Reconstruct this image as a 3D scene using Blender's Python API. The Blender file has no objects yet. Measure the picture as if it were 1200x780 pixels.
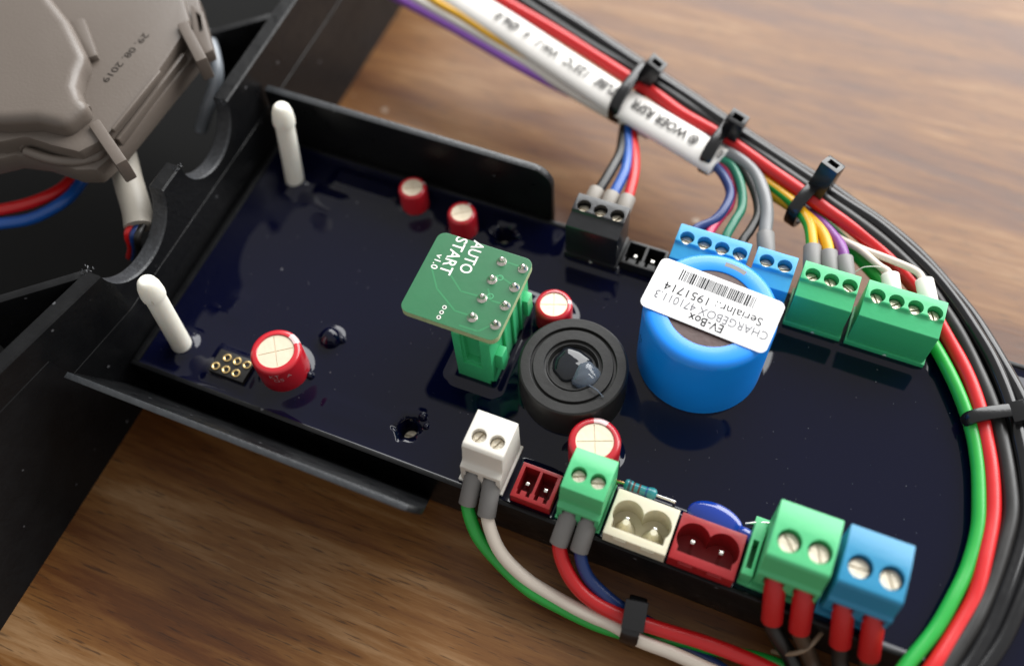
import bpy, bmesh, math, random
import numpy as np
from mathutils import Vector, Matrix
random.seed(7)
scn = bpy.context.scene
COL = scn.collection
MM = 0.001                                   # everything below is written in millimetres
# ------------------------------------------------------------------ camera, world, lamps, exposure
CH = 170.961                                 # camera height above the potted surface (mm)
FPX = 1153.636                               # focal length in pixels of the 1200 px wide photograph
CR = Vector((0.9233379, 0.3812227, -0.0460036))
CU = Vector((-0.3115460, 0.8137818, 0.4906100))
CF = Vector((-0.2244686, 0.4386666, -0.8701640))
cam = bpy.data.cameras.new('camera'); camo = bpy.data.objects.new('camera', cam); COL.objects.link(camo)
camo.matrix_world = Matrix(((CR.x, CU.x, -CF.x, 0), (CR.y, CU.y, -CF.y, 0), (CR.z, CU.z, -CF.z, CH*MM), (0, 0, 0, 1)))
cam.sensor_width = 36; cam.lens = 36*FPX/1200; cam.clip_start = 0.005; cam.clip_end = 30
cam.dof.use_dof = True; cam.dof.focus_distance = 0.183; cam.dof.aperture_fstop = 6.2
scn.camera = camo
world = bpy.data.worlds.new('World'); scn.world = world; world.use_nodes = True
bg = world.node_tree.nodes['Background']; bg.inputs[0].default_value = (1.0, 0.985, 0.965, 1); bg.inputs[1].default_value = 0.54
def area_lamp(name, loc, target, sx, sy, power, col):
    l = bpy.data.lights.new(name, 'AREA'); l.shape = 'RECTANGLE'; l.size = sx; l.size_y = sy; l.energy = power; l.color = col
    o = bpy.data.objects.new(name, l); COL.objects.link(o); o.location = loc
    o.rotation_euler = (Vector(target)-Vector(loc)).to_track_quat('-Z', 'Y').to_euler()
    return o
area_lamp('window_light', (0.25, 1.2, 0.74), (0.0, 0.14, 0), 2.2, 1.1, 64, (0.98, 0.985, 0.98))
scn.view_settings.view_transform = 'Standard'; scn.view_settings.look = 'None'
scn.view_settings.exposure = 0; scn.view_settings.gamma = 1
scn.render.engine = 'CYCLES'

# ------------------------------------------------------------------ helpers
def A(px, py, z):
    "photograph pixel -> point of the horizontal plane z (mm)"
    d = CR*((px-600)/FPX) - CU*((py-390)/FPX) + CF
    t = (z-CH)/d.z
    return Vector((d.x*t, d.y*t, z))

def mat(name, col, rough=0.5, metal=0.0, spec=0.5, bump=0.0, bscale=800, var=0.0, vscale=150, coat=0.0, trans=0.0, sss=0.0, rvar=0.0, ior=1.5, specks=0):
    m = bpy.data.materials.new(name); m.use_nodes = True
    nt = m.node_tree; b = nt.nodes['Principled BSDF']
    b.inputs['Base Color'].default_value = (*col, 1); b.inputs['Roughness'].default_value = rough
    b.inputs['Metallic'].default_value = metal; b.inputs['Specular IOR Level'].default_value = spec
    b.inputs['Coat Weight'].default_value = coat; b.inputs['Transmission Weight'].default_value = trans; b.inputs['IOR'].default_value = ior
    if sss:
        b.inputs['Subsurface Weight'].default_value = sss; b.inputs['Subsurface Radius'].default_value = (0.002, 0.0018, 0.0015); b.inputs['Subsurface Scale'].default_value = 1
    tc = nt.nodes.new('ShaderNodeTexCoord')
    if var or rvar:
        n = nt.nodes.new('ShaderNodeTexNoise'); n.inputs['Scale'].default_value = vscale; n.inputs['Detail'].default_value = 5
        nt.links.new(tc.outputs['Object'], n.inputs['Vector'])
        if var:
            mx = nt.nodes.new('ShaderNodeMix'); mx.data_type = 'RGBA'
            mx.inputs[6].default_value = (*[c*(1-var) for c in col], 1); mx.inputs[7].default_value = (*[min(1, c*(1+var)) for c in col], 1)
            nt.links.new(n.outputs['Fac'], mx.inputs[0]); nt.links.new(mx.outputs[2], b.inputs['Base Color'])
        if rvar:
            mr = nt.nodes.new('ShaderNodeMapRange'); mr.inputs[1].default_value = 0.3; mr.inputs[2].default_value = 0.7
            mr.inputs[3].default_value = max(0.01, rough-rvar); mr.inputs[4].default_value = rough+rvar
            nt.links.new(n.outputs['Fac'], mr.inputs[0]); nt.links.new(mr.outputs[0], b.inputs['Roughness'])
    if specks:
        vo = nt.nodes.new('ShaderNodeTexVoronoi'); vo.inputs['Scale'].default_value = specks; nt.links.new(tc.outputs['Object'], vo.inputs['Vector'])
        sm = nt.nodes.new('ShaderNodeMapRange'); sm.inputs[1].default_value = 0.075; sm.inputs[2].default_value = 0.05; sm.inputs[3].default_value = 0; sm.inputs[4].default_value = 0.5; nt.links.new(vo.outputs['Distance'], sm.inputs[0])
        mx = nt.nodes.new('ShaderNodeMix'); mx.data_type = 'RGBA'; mx.inputs[6].default_value = (*col, 1); mx.inputs[7].default_value = (0.16, 0.16, 0.17, 1)
        nt.links.new(sm.outputs[0], mx.inputs[0]); nt.links.new(mx.outputs[2], b.inputs['Base Color'])
    if bump:
        n2 = nt.nodes.new('ShaderNodeTexNoise'); n2.inputs['Scale'].default_value = bscale; n2.inputs['Detail'].default_value = 4
        bp = nt.nodes.new('ShaderNodeBump'); bp.inputs['Strength'].default_value = bump; bp.inputs['Distance'].default_value = 0.0003
        nt.links.new(tc.outputs['Object'], n2.inputs['Vector']); nt.links.new(n2.outputs['Fac'], bp.inputs['Height']); nt.links.new(bp.outputs['Normal'], b.inputs['Normal'])
    return m

M = {}
M['housing'] = mat('black_housing_plastic', (0.0048, 0.0050, 0.0056), 0.36, spec=0.24, specks=190, bump=0.22, bscale=900, rvar=0.1, vscale=220)
M['rim'] = mat('toplit_black_plastic', (0.022, 0.024, 0.027), 0.40, var=0.4, vscale=500, bump=0.3, bscale=1200)  # lighter black: window sheen on the flange top edges, put into the colour
M['worn'] = mat('scuffed_black_plastic', (0.03, 0.032, 0.036), 0.42, var=0.8, vscale=900, bump=0.5, bscale=1800)
M['potting'] = mat('navy_potting_resin', (0.0010, 0.0016, 0.0120), 0.035, bump=0.03, bscale=90, rvar=0.015, vscale=60, spec=0.37)
M['black'] = mat('black_moulded_plastic', (0.010, 0.0105, 0.012), 0.33, bump=0.15, rvar=0.06)
M['buzzer'] = mat('buzzer_plastic', (0.014, 0.0135, 0.013), 0.42, spec=0.4, bump=0.08, bscale=1500, rvar=0.08)
M['header_black'] = mat('header_black_plastic', (0.009, 0.0085, 0.008), 0.4, bump=0.1)
M['green'] = mat('green_terminal_plastic', (0.075, 0.46, 0.19), 0.42, var=0.06, bump=0.12, sss=0.12)
M['dgreen'] = mat('emerald_terminal_plastic', (0.045, 0.43, 0.17), 0.4, var=0.06, bump=0.12, sss=0.1)
M['blue'] = mat('blue_terminal_plastic', (0.024, 0.30, 0.55), 0.4, var=0.06, bump=0.12, sss=0.1)
M['dblue'] = mat('deep_blue_terminal_plastic', (0.016, 0.22, 0.40), 0.4, var=0.06, bump=0.12, sss=0.1)
M['white'] = mat('white_terminal_plastic', (0.70, 0.67, 0.61), 0.42, var=0.03, bump=0.1, sss=0.15)
M['cream'] = mat('cream_header_plastic', (0.66, 0.61, 0.46), 0.45, var=0.05, bump=0.1, sss=0.2)
M['redh'] = mat('red_header_plastic', (0.30, 0.007, 0.010), 0.38, var=0.08, bump=0.1, sss=0.1)
M['nylon'] = mat('white_nylon', (0.80, 0.78, 0.70), 0.38, var=0.04, vscale=400, bump=0.1, sss=0.35)
M['jacket'] = mat('off_white_cable_jacket', (0.30, 0.275, 0.235), 0.5, var=0.08, vscale=200, bump=0.1)
M['capred'] = mat('red_capacitor_sleeve', (0.50, 0.012, 0.022), 0.28, coat=0.4, var=0.08)
M['captop'] = mat('capacitor_aluminium_top', (0.78, 0.68, 0.52), 0.42, metal=0.35, bump=0.15, var=0.06, vscale=500)
M['capgroove'] = mat('vent_groove', (0.42, 0.34, 0.24), 0.5, metal=0.3)
M['silver_print'] = mat('silver_print', (0.62, 0.42, 0.42), 0.35, metal=0.2)
M['capblue'] = mat('blue_capacitor_sleeve', (0.002, 0.25, 0.88), 0.36, coat=0.15, var=0.04)
M['capbrown'] = mat('brown_phenolic_disc', (0.075, 0.042, 0.038), 0.5, var=0.25, vscale=700, bump=0.3)
M['paper'] = mat('white_label_paper', (0.78, 0.775, 0.78), 0.42, var=0.015, vscale=60)
M['ink'] = mat('grey_black_ink', (0.02, 0.02, 0.022), 0.7, spec=0.05)
M['inkgrey'] = mat('thin_grey_ink', (0.15, 0.15, 0.165), 0.7, spec=0.05)
M['pcb'] = mat('green_solder_mask', (0.011, 0.13, 0.046), 0.42, var=0.1, vscale=220, bump=0.06)
M['pcbedge'] = mat('board_fibreglass_edge', (0.42, 0.50, 0.26), 0.6, var=0.2, vscale=900)
M['silk'] = mat('white_silkscreen', (0.80, 0.80, 0.74), 0.5)
M['solder'] = mat('solder_metal', (0.66, 0.62, 0.57), 0.24, metal=1.0, bump=0.5, bscale=1200)
M['screw'] = mat('nickel_screw_metal', (0.72, 0.65, 0.52), 0.36, metal=0.85, bump=0.4, bscale=1500)
M['brass'] = mat('gold_pin_metal', (0.85, 0.62, 0.28), 0.25, metal=1.0)
M['steel'] = mat('tinned_steel', (0.7, 0.68, 0.63), 0.25, metal=1.0)
M['dark'] = mat('dark_bore', (0.004, 0.004, 0.004), 0.7, spec=0.15)
M['ferrule'] = mat('grey_ferrule_plastic', (0.20, 0.195, 0.19), 0.5, var=0.05, bump=0.1)
M['ferruletan'] = mat('tan_grey_ferrule_plastic', (0.26, 0.235, 0.205), 0.5, var=0.05, bump=0.1)
M['ferrulered'] = mat('red_ferrule_plastic', (0.50, 0.010, 0.012), 0.42, bump=0.1, sss=0.1)
M['ferrulewhite'] = mat('white_ferrule_plastic', (0.80, 0.78, 0.72), 0.45, bump=0.1, sss=0.2)
M['tie'] = mat('black_nylon_tie', (0.008, 0.008, 0.009), 0.24, bump=0.12)
M['sleeve'] = mat('white_shrink_tube', (0.80, 0.775, 0.735), 0.55, spec=0.3, var=0.04, bump=0.1, bscale=300)
M['sleeveink'] = mat('shrink_tube_print', (0.06, 0.057, 0.057), 0.8, spec=0.05)
def wiremat(n, c, r=0.33): return mat(n+'_wire_insulation', c, r, var=0.06, vscale=300, bump=0.03, bscale=500, rvar=0.04)
M['w_red'] = wiremat('red', (0.56, 0.010, 0.012)); M['w_black'] = wiremat('black', (0.010, 0.009, 0.0085), 0.38)
M['w_gloss'] = wiremat('glossy_black', (0.008, 0.008, 0.009), 0.16)
M['w_blue'] = wiremat('blue', (0.010, 0.085, 0.36)); M['w_navy'] = wiremat('navy', (0.012, 0.035, 0.15))
M['w_pink'] = wiremat('crimson', (0.50, 0.02, 0.09)); M['w_teal'] = wiremat('teal', (0.006, 0.15, 0.085))
M['w_grey'] = wiremat('grey', (0.20, 0.205, 0.21)); M['w_green'] = wiremat('green', (0.015, 0.34, 0.045))
M['w_dgreen'] = wiremat('dark_green', (0.01, 0.17, 0.03)); M['w_yellow'] = wiremat('yellow', (0.72, 0.38, 0.008))
M['w_violet'] = wiremat('violet', (0.20, 0.05, 0.26)); M['w_lilac'] = wiremat('lilac', (0.32, 0.12, 0.55))
M['w_white'] = wiremat('white', (0.74, 0.70, 0.64)); M['w_cream'] = wiremat('cream', (0.70, 0.62, 0.53)); M['w_brown'] = wiremat('brown', (0.055, 0.035, 0.022))
M['w_tan'] = wiremat('tan', (0.2, 0.14, 0.09))
M['beige'] = mat('taupe_moulded_plastic', (0.118, 0.096, 0.080), 0.42, var=0.05, vscale=40, bump=0.12, bscale=1600, rvar=0.06)
M['beigeink'] = mat('dark_date_print', (0.03, 0.025, 0.022), 0.8, spec=0.05)
M['tube'] = mat('milky_tube_plastic', (0.35, 0.38, 0.42), 0.25, trans=0.35, bump=0.05)
M['resistor'] = mat('teal_resistor_lacquer', (0.02, 0.22, 0.24), 0.3, coat=0.3)
M['band_brown'] = mat('brown_band', (0.10, 0.03, 0.02), 0.4); M['band_dark'] = mat('dark_band', (0.02, 0.05, 0.06), 0.4); M['band_blue'] = mat('blue_band', (0.01, 0.08, 0.2), 0.4)
M['disc'] = mat('blue_epoxy_disc', (0.004, 0.035, 0.30), 0.16, coat=0.6, bump=0.1, bscale=250)
M['blob'] = mat('clear_bluish_resin', (0.30, 0.36, 0.45), 0.06, trans=0.75, ior=1.45, bump=0.3, bscale=350)
M['blobdark'] = mat('dark_resin', (0.010, 0.012, 0.016), 0.05, bump=0.2, bscale=200)

def wood():
    m = bpy.data.materials.new('brown_table_wood'); m.use_nodes = True
    nt = m.node_tree; b = nt.nodes['Principled BSDF']; L = nt.links.new; b.inputs['Specular IOR Level'].default_value = 0.46
    tc = nt.nodes.new('ShaderNodeTexCoord'); mp = nt.nodes.new('ShaderNodeMapping')
    mp.inputs['Rotation'].default_value = (0, 0, math.radians(-9)); mp.inputs['Scale'].default_value = (7, 62, 10)
    L(tc.outputs['Object'], mp.inputs['Vector'])
    n1 = nt.nodes.new('ShaderNodeTexNoise'); n1.inputs['Scale'].default_value = 1.0; n1.inputs['Detail'].default_value = 7; n1.inputs['Roughness'].default_value = 0.62; n1.inputs['Distortion'].default_value = 0.9
    L(mp.outputs[0], n1.inputs['Vector'])
    mp2 = nt.nodes.new('ShaderNodeMapping'); mp2.inputs['Rotation'].default_value = (0, 0, math.radians(-9)); mp2.inputs['Scale'].default_value = (60, 700, 60)
    L(tc.outputs['Object'], mp2.inputs['Vector'])
    n2 = nt.nodes.new('ShaderNodeTexNoise'); n2.inputs['Scale'].default_value = 1.0; n2.inputs['Detail'].default_value = 6; n2.inputs['Roughness'].default_value = 0.7
    L(mp2.outputs[0], n2.inputs['Vector'])
    n3 = nt.nodes.new('ShaderNodeTexNoise'); n3.inputs['Scale'].default_value = 22; n3.inputs['Detail'].default_value = 3
    L(tc.outputs['Object'], n3.inputs['Vector'])
    ad = nt.nodes.new('ShaderNodeMath'); ad.operation = 'MULTIPLY_ADD'; ad.inputs[1].default_value = 0.32; L(n2.outputs['Fac'], ad.inputs[0])
    s1 = nt.nodes.new('ShaderNodeMath'); s1.operation = 'MULTIPLY_ADD'; s1.inputs[1].default_value = 0.3; L(n3.outputs['Fac'], s1.inputs[0]); L(n1.outputs['Fac'], s1.inputs[2])
    L(s1.outputs[0], ad.inputs[2])
    cr = nt.nodes.new('ShaderNodeValToRGB'); e = cr.color_ramp.elements
    e[0].position = 0.50; e[0].color = (0.038, 0.0105, 0.0008, 1); e[1].position = 1.02; e[1].color = (0.31, 0.175, 0.078, 1)
    k = e.new(0.72); k.color = (0.10, 0.0295, 0.0024, 1); k = e.new(0.86); k.color = (0.185, 0.076, 0.016, 1)
    L(ad.outputs[0], cr.inputs[0])
    vo = nt.nodes.new('ShaderNodeTexVoronoi'); vo.inputs['Scale'].default_value = 38; L(tc.outputs['Object'], vo.inputs['Vector'])
    n4 = nt.nodes.new('ShaderNodeTexNoise'); n4.inputs['Scale'].default_value = 900; L(tc.outputs['Object'], n4.inputs['Vector'])
    sa = nt.nodes.new('ShaderNodeMath'); sa.operation = 'MULTIPLY_ADD'; sa.inputs[1].default_value = 0.06; L(n4.outputs['Fac'], sa.inputs[0]); L(vo.outputs['Distance'], sa.inputs[2])
    th = nt.nodes.new('ShaderNodeMapRange'); th.inputs[1].default_value = 0.066; th.inputs[2].default_value = 0.05; th.inputs[3].default_value = 0; th.inputs[4].default_value = 0.55; L(sa.outputs[0], th.inputs[0])
    mc = nt.nodes.new('ShaderNodeMix'); mc.data_type = 'RGBA'; L(th.outputs[0], mc.inputs[0]); L(cr.outputs[0], mc.inputs[6]); mc.inputs[7].default_value = (0.5, 0.42, 0.33, 1)
    mp3 = nt.nodes.new('ShaderNodeMapping'); mp3.inputs['Rotation'].default_value = (0, 0, math.radians(-9)); mp3.inputs['Scale'].default_value = (180, 2400, 180); L(tc.outputs['Object'], mp3.inputs['Vector'])
    n5 = nt.nodes.new('ShaderNodeTexNoise'); n5.inputs['Scale'].default_value = 1.0; n5.inputs['Detail'].default_value = 2; L(mp3.outputs[0], n5.inputs['Vector'])
    po = nt.nodes.new('ShaderNodeMapRange'); po.inputs[1].default_value = 0.60; po.inputs[2].default_value = 0.70; po.inputs[3].default_value = 0; po.inputs[4].default_value = 0.6; L(n5.outputs['Fac'], po.inputs[0])
    mq = nt.nodes.new('ShaderNodeMix'); mq.data_type = 'RGBA'; L(po.outputs[0], mq.inputs[0]); L(mc.outputs[2], mq.inputs[6]); mq.inputs[7].default_value = (0.022, 0.007, 0.001, 1)
    L(mq.outputs[2], b.inputs['Base Color'])
    mr = nt.nodes.new('ShaderNodeMapRange'); mr.inputs[1].default_value = 0.3; mr.inputs[2].default_value = 0.75; mr.inputs[3].default_value = 0.40; mr.inputs[4].default_value = 0.54
    L(n1.outputs['Fac'], mr.inputs[0]); L(mr.outputs[0], b.inputs['Roughness'])
    bp = nt.nodes.new('ShaderNodeBump'); bp.inputs['Strength'].default_value = 0.35; bp.inputs['Distance'].default_value = 0.0004
    L(ad.outputs[0], bp.inputs['Height']); L(bp.outputs[0], b.inputs['Normal'])
    return m
M['wood'] = wood()

def link(o, parent=None):
    COL.objects.link(o)
    if parent is not None: o.parent = parent
    return o
def thing(name, label, cat, loc, group=None):
    o = bpy.data.objects.new(name, None); o.empty_display_size = 0.005; link(o)
    o.location = Vector(loc)*MM; o['label'] = label; o['category'] = cat
    if group: o['group'] = group
    return o
def base_of(parent):
    p = Vector((0, 0, 0))
    while parent is not None:
        p += parent.location; parent = parent.parent
    return p/MM
def finish(bm, name, mats, parent=None, origin=None, label=None, cat=None, group=None, kind=None, smooth=40):
    "bmesh in absolute millimetres -> linked object"
    pb = base_of(parent)
    org = Vector(origin) if origin is not None else (pb if parent is not None else Vector((0, 0, 0)))
    bm.transform(Matrix.Scale(MM, 4) @ Matrix.Translation(-org))
    me = bpy.data.meshes.new(name)
    bm.to_mesh(me); bm.free()
    for m in (mats if isinstance(mats, (list, tuple)) else [mats]): me.materials.append(M[m])
    if smooth:
        me.polygons.foreach_set('use_smooth', [True]*len(me.polygons)); me.set_sharp_from_angle(angle=math.radians(smooth))
    o = bpy.data.objects.new(name, me); link(o, parent); o.location = (org-pb)*MM
    for k, v in (('label', label), ('category', cat), ('group', group), ('kind', kind)):
        if v: o[k] = v
    return o
def bevel(bm, w, seg=2, ang=30):
    bmesh.ops.recalc_face_normals(bm, faces=bm.faces)
    es = [e for e in bm.edges if len(e.link_faces) == 2 and e.calc_face_angle(0) > math.radians(ang)]
    bmesh.ops.bevel(bm, geom=es, offset=w, offset_type='OFFSET', segments=seg, profile=0.6, affect='EDGES', clamp_overlap=True)
    return bm
def box(x0, x1, y0, y1, z0, z1, bm=None, bev=0):
    b = bm if bm is not None else bmesh.new()
    t = bmesh.new(); bmesh.ops.create_cube(t, size=1)
    for v in t.verts: v.co = Vector(((x0+x1)/2+v.co.x*(x1-x0), (y0+y1)/2+v.co.y*(y1-y0), (z0+z1)/2+v.co.z*(z1-z0)))
    if bev: bevel(t, bev)
    merge(b, t); return b
def merge(b, t, mi=None):
    mp = {v: b.verts.new(v.co) for v in t.verts}
    for f in t.faces:
        try:
            n = b.faces.new([mp[v] for v in f.verts]); n.material_index = f.material_index if mi is None else mi; n.smooth = f.smooth
        except ValueError: pass
    t.free(); return b
def prism(prof, x0, x1, bm=None, bev=0.2, axis='x'):
    "profile of (y, z) swept from x0 to x1 (axis x) or of (x, y) from z0 to z1 (axis z)"
    t = bmesh.new()
    f = (lambda p, s: Vector((s, p[0], p[1]))) if axis == 'x' else ((lambda p, s: Vector((p[0], p[1], s))) if axis == 'z' else (lambda p, s: Vector((p[0], s, p[1]))))
    a = [t.verts.new(f(p, x0)) for p in prof]; c = [t.verts.new(f(p, x1)) for p in prof]
    n = len(prof)
    for i in range(n): t.faces.new([a[i], a[(i+1) % n], c[(i+1) % n], c[i]])
    t.faces.new(a[::-1]); t.faces.new(c)
    bmesh.ops.recalc_face_normals(t, faces=t.faces)
    if bev: bevel(t, bev)
    if bm is None: return t
    return merge(bm, t)
def lathe(prof, c=(0, 0, 0), n=48, bm=None, mis=None, axis=None):
    "profile of (r, z), closed on the axis where r = 0"
    t = bmesh.new(); rings = []
    for r, z in prof:
        if r < 1e-6: rings.append([t.verts.new((0, 0, z))])
        else: rings.append([t.verts.new((r*math.cos(2*math.pi*i/n), r*math.sin(2*math.pi*i/n), z)) for i in range(n)])
    for k in range(len(rings)-1):
        a, b = rings[k], rings[k+1]
        for i in range(n):
            j = (i+1) % n
            if len(a) == 1 and len(b) == 1: continue
            if len(a) == 1: f = t.faces.new([a[0], b[j], b[i]])
            elif len(b) == 1: f = t.faces.new([a[i], a[j], b[0]])
            else: f = t.faces.new([a[i], a[j], b[j], b[i]])
            if mis: f.material_index = mis[k]
    bmesh.ops.recalc_face_normals(t, faces=t.faces)
    if axis is not None:
        q = Vector((0, 0, 1)).rotation_difference(Vector(axis).normalized()).to_matrix().to_4x4(); t.transform(q)
    t.transform(Matrix.Translation(Vector(c)))
    if bm is None: return t
    return merge(bm, t)
def cut(bm, cutter):
    a = bpy.data.meshes.new('a'); bmesh.ops.recalc_face_normals(bm, faces=bm.faces); bm.to_mesh(a); bm.free()
    c = bpy.data.meshes.new('c'); bmesh.ops.recalc_face_normals(cutter, faces=cutter.faces); cutter.to_mesh(c); cutter.free()
    oa = bpy.data.objects.new('a', a); oc = bpy.data.objects.new('c', c); COL.objects.link(oa); COL.objects.link(oc)
    md = oa.modifiers.new('b', 'BOOLEAN'); md.operation = 'DIFFERENCE'; md.object = oc; md.solver = 'EXACT'
    dg = bpy.context.evaluated_depsgraph_get(); me = bpy.data.meshes.new_from_object(oa.evaluated_get(dg))
    r = bmesh.new(); r.from_mesh(me)
    bpy.data.objects.remove(oa); bpy.data.objects.remove(oc)
    for k in (a, c, me): bpy.data.meshes.remove(k)
    return r
def spline(pts, per=8):
    p = [Vector(q) for q in pts]; p = [p[0]*2-p[1]]+p+[p[-1]*2-p[-2]]
    out = []
    for i in range(1, len(p)-2):
        for k in range(per):
            t = k/per; a, b, c, d = p[i-1], p[i], p[i+1], p[i+2]
            out.append(0.5*((2*b)+(c-a)*t+(2*a-5*b+4*c-d)*t*t+(3*b-a-3*c+d)*t*t*t))
    out.append(p[-2]); return out
def tube(pts, r, n=14, bm=None, r2=None, per=8, stripe=None, taper=None):
    "round (or flat, r2) tube through points; stripe = share of the girth in material 1"
    t = bmesh.new(); P = spline(pts, per); rings = []
    side = None
    for i, p in enumerate(P):
        d = (P[min(i+1, len(P)-1)]-P[max(i-1, 0)]).normalized()
        if r2 is not None or side is None:
            s = d.cross(Vector((0, 0, 1)))
            if s.length < 0.05: s = Vector((1, 0, 0)) if side is None else side
            side = s.normalized()
        side = (side-d*side.dot(d)).normalized(); up = side.cross(d)
        rr = r if taper is None else r*(taper[0]+(taper[1]-taper[0])*i/(len(P)-1))
        rings.append([t.verts.new(p+side*(rr*math.cos(2*math.pi*k/n))+up*((r2 if r2 else rr)*math.sin(2*math.pi*k/n))) for k in range(n)])
    for a, b in zip(rings, rings[1:]):
        for k in range(n):
            f = t.faces.new([a[k], a[(k+1) % n], b[(k+1) % n], b[k]])
            if stripe and stripe[0] <= k/n < stripe[1]: f.material_index = 1
    t.faces.new(rings[0][::-1]); t.faces.new(rings[-1])
    bmesh.ops.recalc_face_normals(t, faces=t.faces)
    if bm is None: return t
    return merge(bm, t)
def lettering(s, O, X, Y, height, bm, mi=0, width=None, centre=False, bold=0.0, lift=0.04, mapper=None):
    "text from point O, reading along X, letters upright along Y"
    cu = bpy.data.curves.new('t', 'FONT'); cu.body = s; cu.size = 1.0; cu.offset = bold; cu.resolution_u = 3
    ob = bpy.data.objects.new('t', cu); COL.objects.link(ob)
    dg = bpy.context.evaluated_depsgraph_get(); me = bpy.data.meshes.new_from_object(ob.evaluated_get(dg))
    co = np.array([v.co[:2] for v in me.vertices]); x0, x1 = co[:, 0].min(), co[:, 0].max()
    sy = height/0.70; sx = sy if width is None else width/(x1-x0)
    off = (x0+x1)/2 if centre else x0
    X = Vector(X).normalized(); Y = Vector(Y).normalized(); N = X.cross(Y); O = Vector(O)
    if mapper is None: mapper = lambda a, b: O+X*a+Y*b+N*lift
    vs = [bm.verts.new(mapper((c[0]-off)*sx, c[1]*sy)) for c in co]
    for p in me.polygons:
        try: f = bm.faces.new([vs[i] for i in p.vertices]); f.material_index = mi
        except ValueError: pass
    bpy.data.objects.remove(ob); bpy.data.curves.remove(cu); bpy.data.meshes.remove(me)
    return bm
def dup(o, parent, loc):
    c = o.copy(); link(c, parent); c.location = Vector(loc)*MM; return c

# ------------------------------------------------------------------ the setting: table
TZ = -14.0
bm = bmesh.new()
bmesh.ops.create_grid(bm, x_segments=1, y_segments=1, size=1)
for v in bm.verts: v.co = Vector((v.co.x*1100, 300+v.co.y*1100, TZ))
finish(bm, 'table', 'wood', kind='structure')

# ------------------------------------------------------------------ black housing
hs = thing('plastic_housing', 'black plastic housing with notched side wall, ribs and upright flanges lying on the wooden table', 'housing', (-114, 80, TZ))
def wall_top(v):
    for c, r, cz in ((95.4, 9.0, 21.6), (69.6, 10.6, 23.2)):
        if abs(v-c) < r: return min(22.0, cz-math.sqrt(r*r-(v-c)**2))
    return 22.0
cols = [(-60, 22.0), (10, 22.0), (36, 22), (42.4, 22), (43.6, 22), (52, 22)]
for c, r, in ((69.6, 10.6), (95.4, 9.0)):
    cols.append((c-r, 22.0)); 
    for k in range(1, 28):
        v = c-r*math.cos(math.pi*k/28); cols.append((v, wall_top(v)))
    cols.append((c+r, 22.0))
cols += [(112, 22.0), (135, 22), (160, 22), (240, 22)]
cols.sort()
def wall_u(v, z):
    k = (z-TZ)/36
    u = -113.6
    if v < 60: u -= k*5.2*(60-v)/23.0
    if v > 104: u -= k*0.6*(v-104)/30
    return u
bm = bmesh.new(); rows = []
TH = 3.4
for v, zt in cols:
    zs = 15.8 if v < 43 else 9.0
    step = min(zs, zt-1.0)
    a = [(wall_u(v, TZ)+0.12, TZ), (wall_u(v, step)+0.12, step), (wall_u(v, step), step+0.12), (wall_u(v, zt), zt-0.35), (wall_u(v, zt)-0.35, zt), (wall_u(v, zt)-TH+0.35, zt), (wall_u(v, zt)-TH, zt-0.35), (wall_u(v, TZ)-TH, TZ)]
    rows.append([bm.verts.new((x, v, z)) for x, z in a])
for a, b in zip(rows, rows[1:]):
    for k in range(8):
        f = bm.faces.new([a[k], a[(k+1) % 8], b[(k+1) % 8], b[k]])
        if k in (3, 4, 5) and min(a[4].co.z, b[4].co.z) < 21.9: f.material_index = 1
bm.faces.new(rows[0]); bm.faces.new(rows[-1][::-1])
bmesh.ops.recalc_face_normals(bm, faces=bm.faces)
finish(bm, 'side_wall', ['housing', 'worn'], hs, smooth=25, label='tall black wall with two round cable notches in its top edge')
finish(box(-300, -115, -60, 240, TZ+0.2, TZ+2), 'floor_plate', 'dark', hs)
for pa, pb in (((104, 319), (-40, 362)), ((335, 14), (225, 44))):
    a = A(*pa, 21.5); b = A(*pb, 21.5); d = (b-a).normalized(); n = Vector((-d.y, d.x, 0))*0.9
    a = a-d*0.2
    t = bmesh.new()
    q = [a+n, b+n, b-n, a-n]; lo = [t.verts.new((p.x, p.y, TZ+1.5)) for p in q]; hi = [t.verts.new((p.x, p.y, 21.6)) for p in q]
    for i in range(4): t.faces.new([lo[i], lo[(i+1) % 4], hi[(i+1) % 4], hi[i]])
    t.faces.new(lo[::-1]); t.faces.new(hi); bevel(t, 0.3)
    finish(t, 'rib', 'housing', hs)
bu = bmesh.new(); rb0 = random.Random(2)
for px, py, n in ((106, 318, 16), (211, 198, 9), (264, 121, 5)):
    c = A(px, py, 21.9)
    for k in range(n):
        p = c+Vector((rb0.uniform(-1.6, 0.2), rb0.uniform(-0.9, 0.9), rb0.uniform(-0.2, 0.2)))
        q = [bu.verts.new(p+Vector((rb0.uniform(-0.4, 0.4), rb0.uniform(-0.4, 0.4), rb0.uniform(-0.3, 0.6)))) for _ in range(4)]
        for f in ((0, 1, 2), (0, 3, 1), (1, 3, 2), (2, 3, 0)): bu.faces.new([q[i] for i in f])
finish(bu, 'cut_burr', 'worn', hs, smooth=0, kind='stuff')
finish(box(-302, -300, -60, 240, TZ, 22, bev=0.3), 'outer_wall', 'housing', hs)
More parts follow.
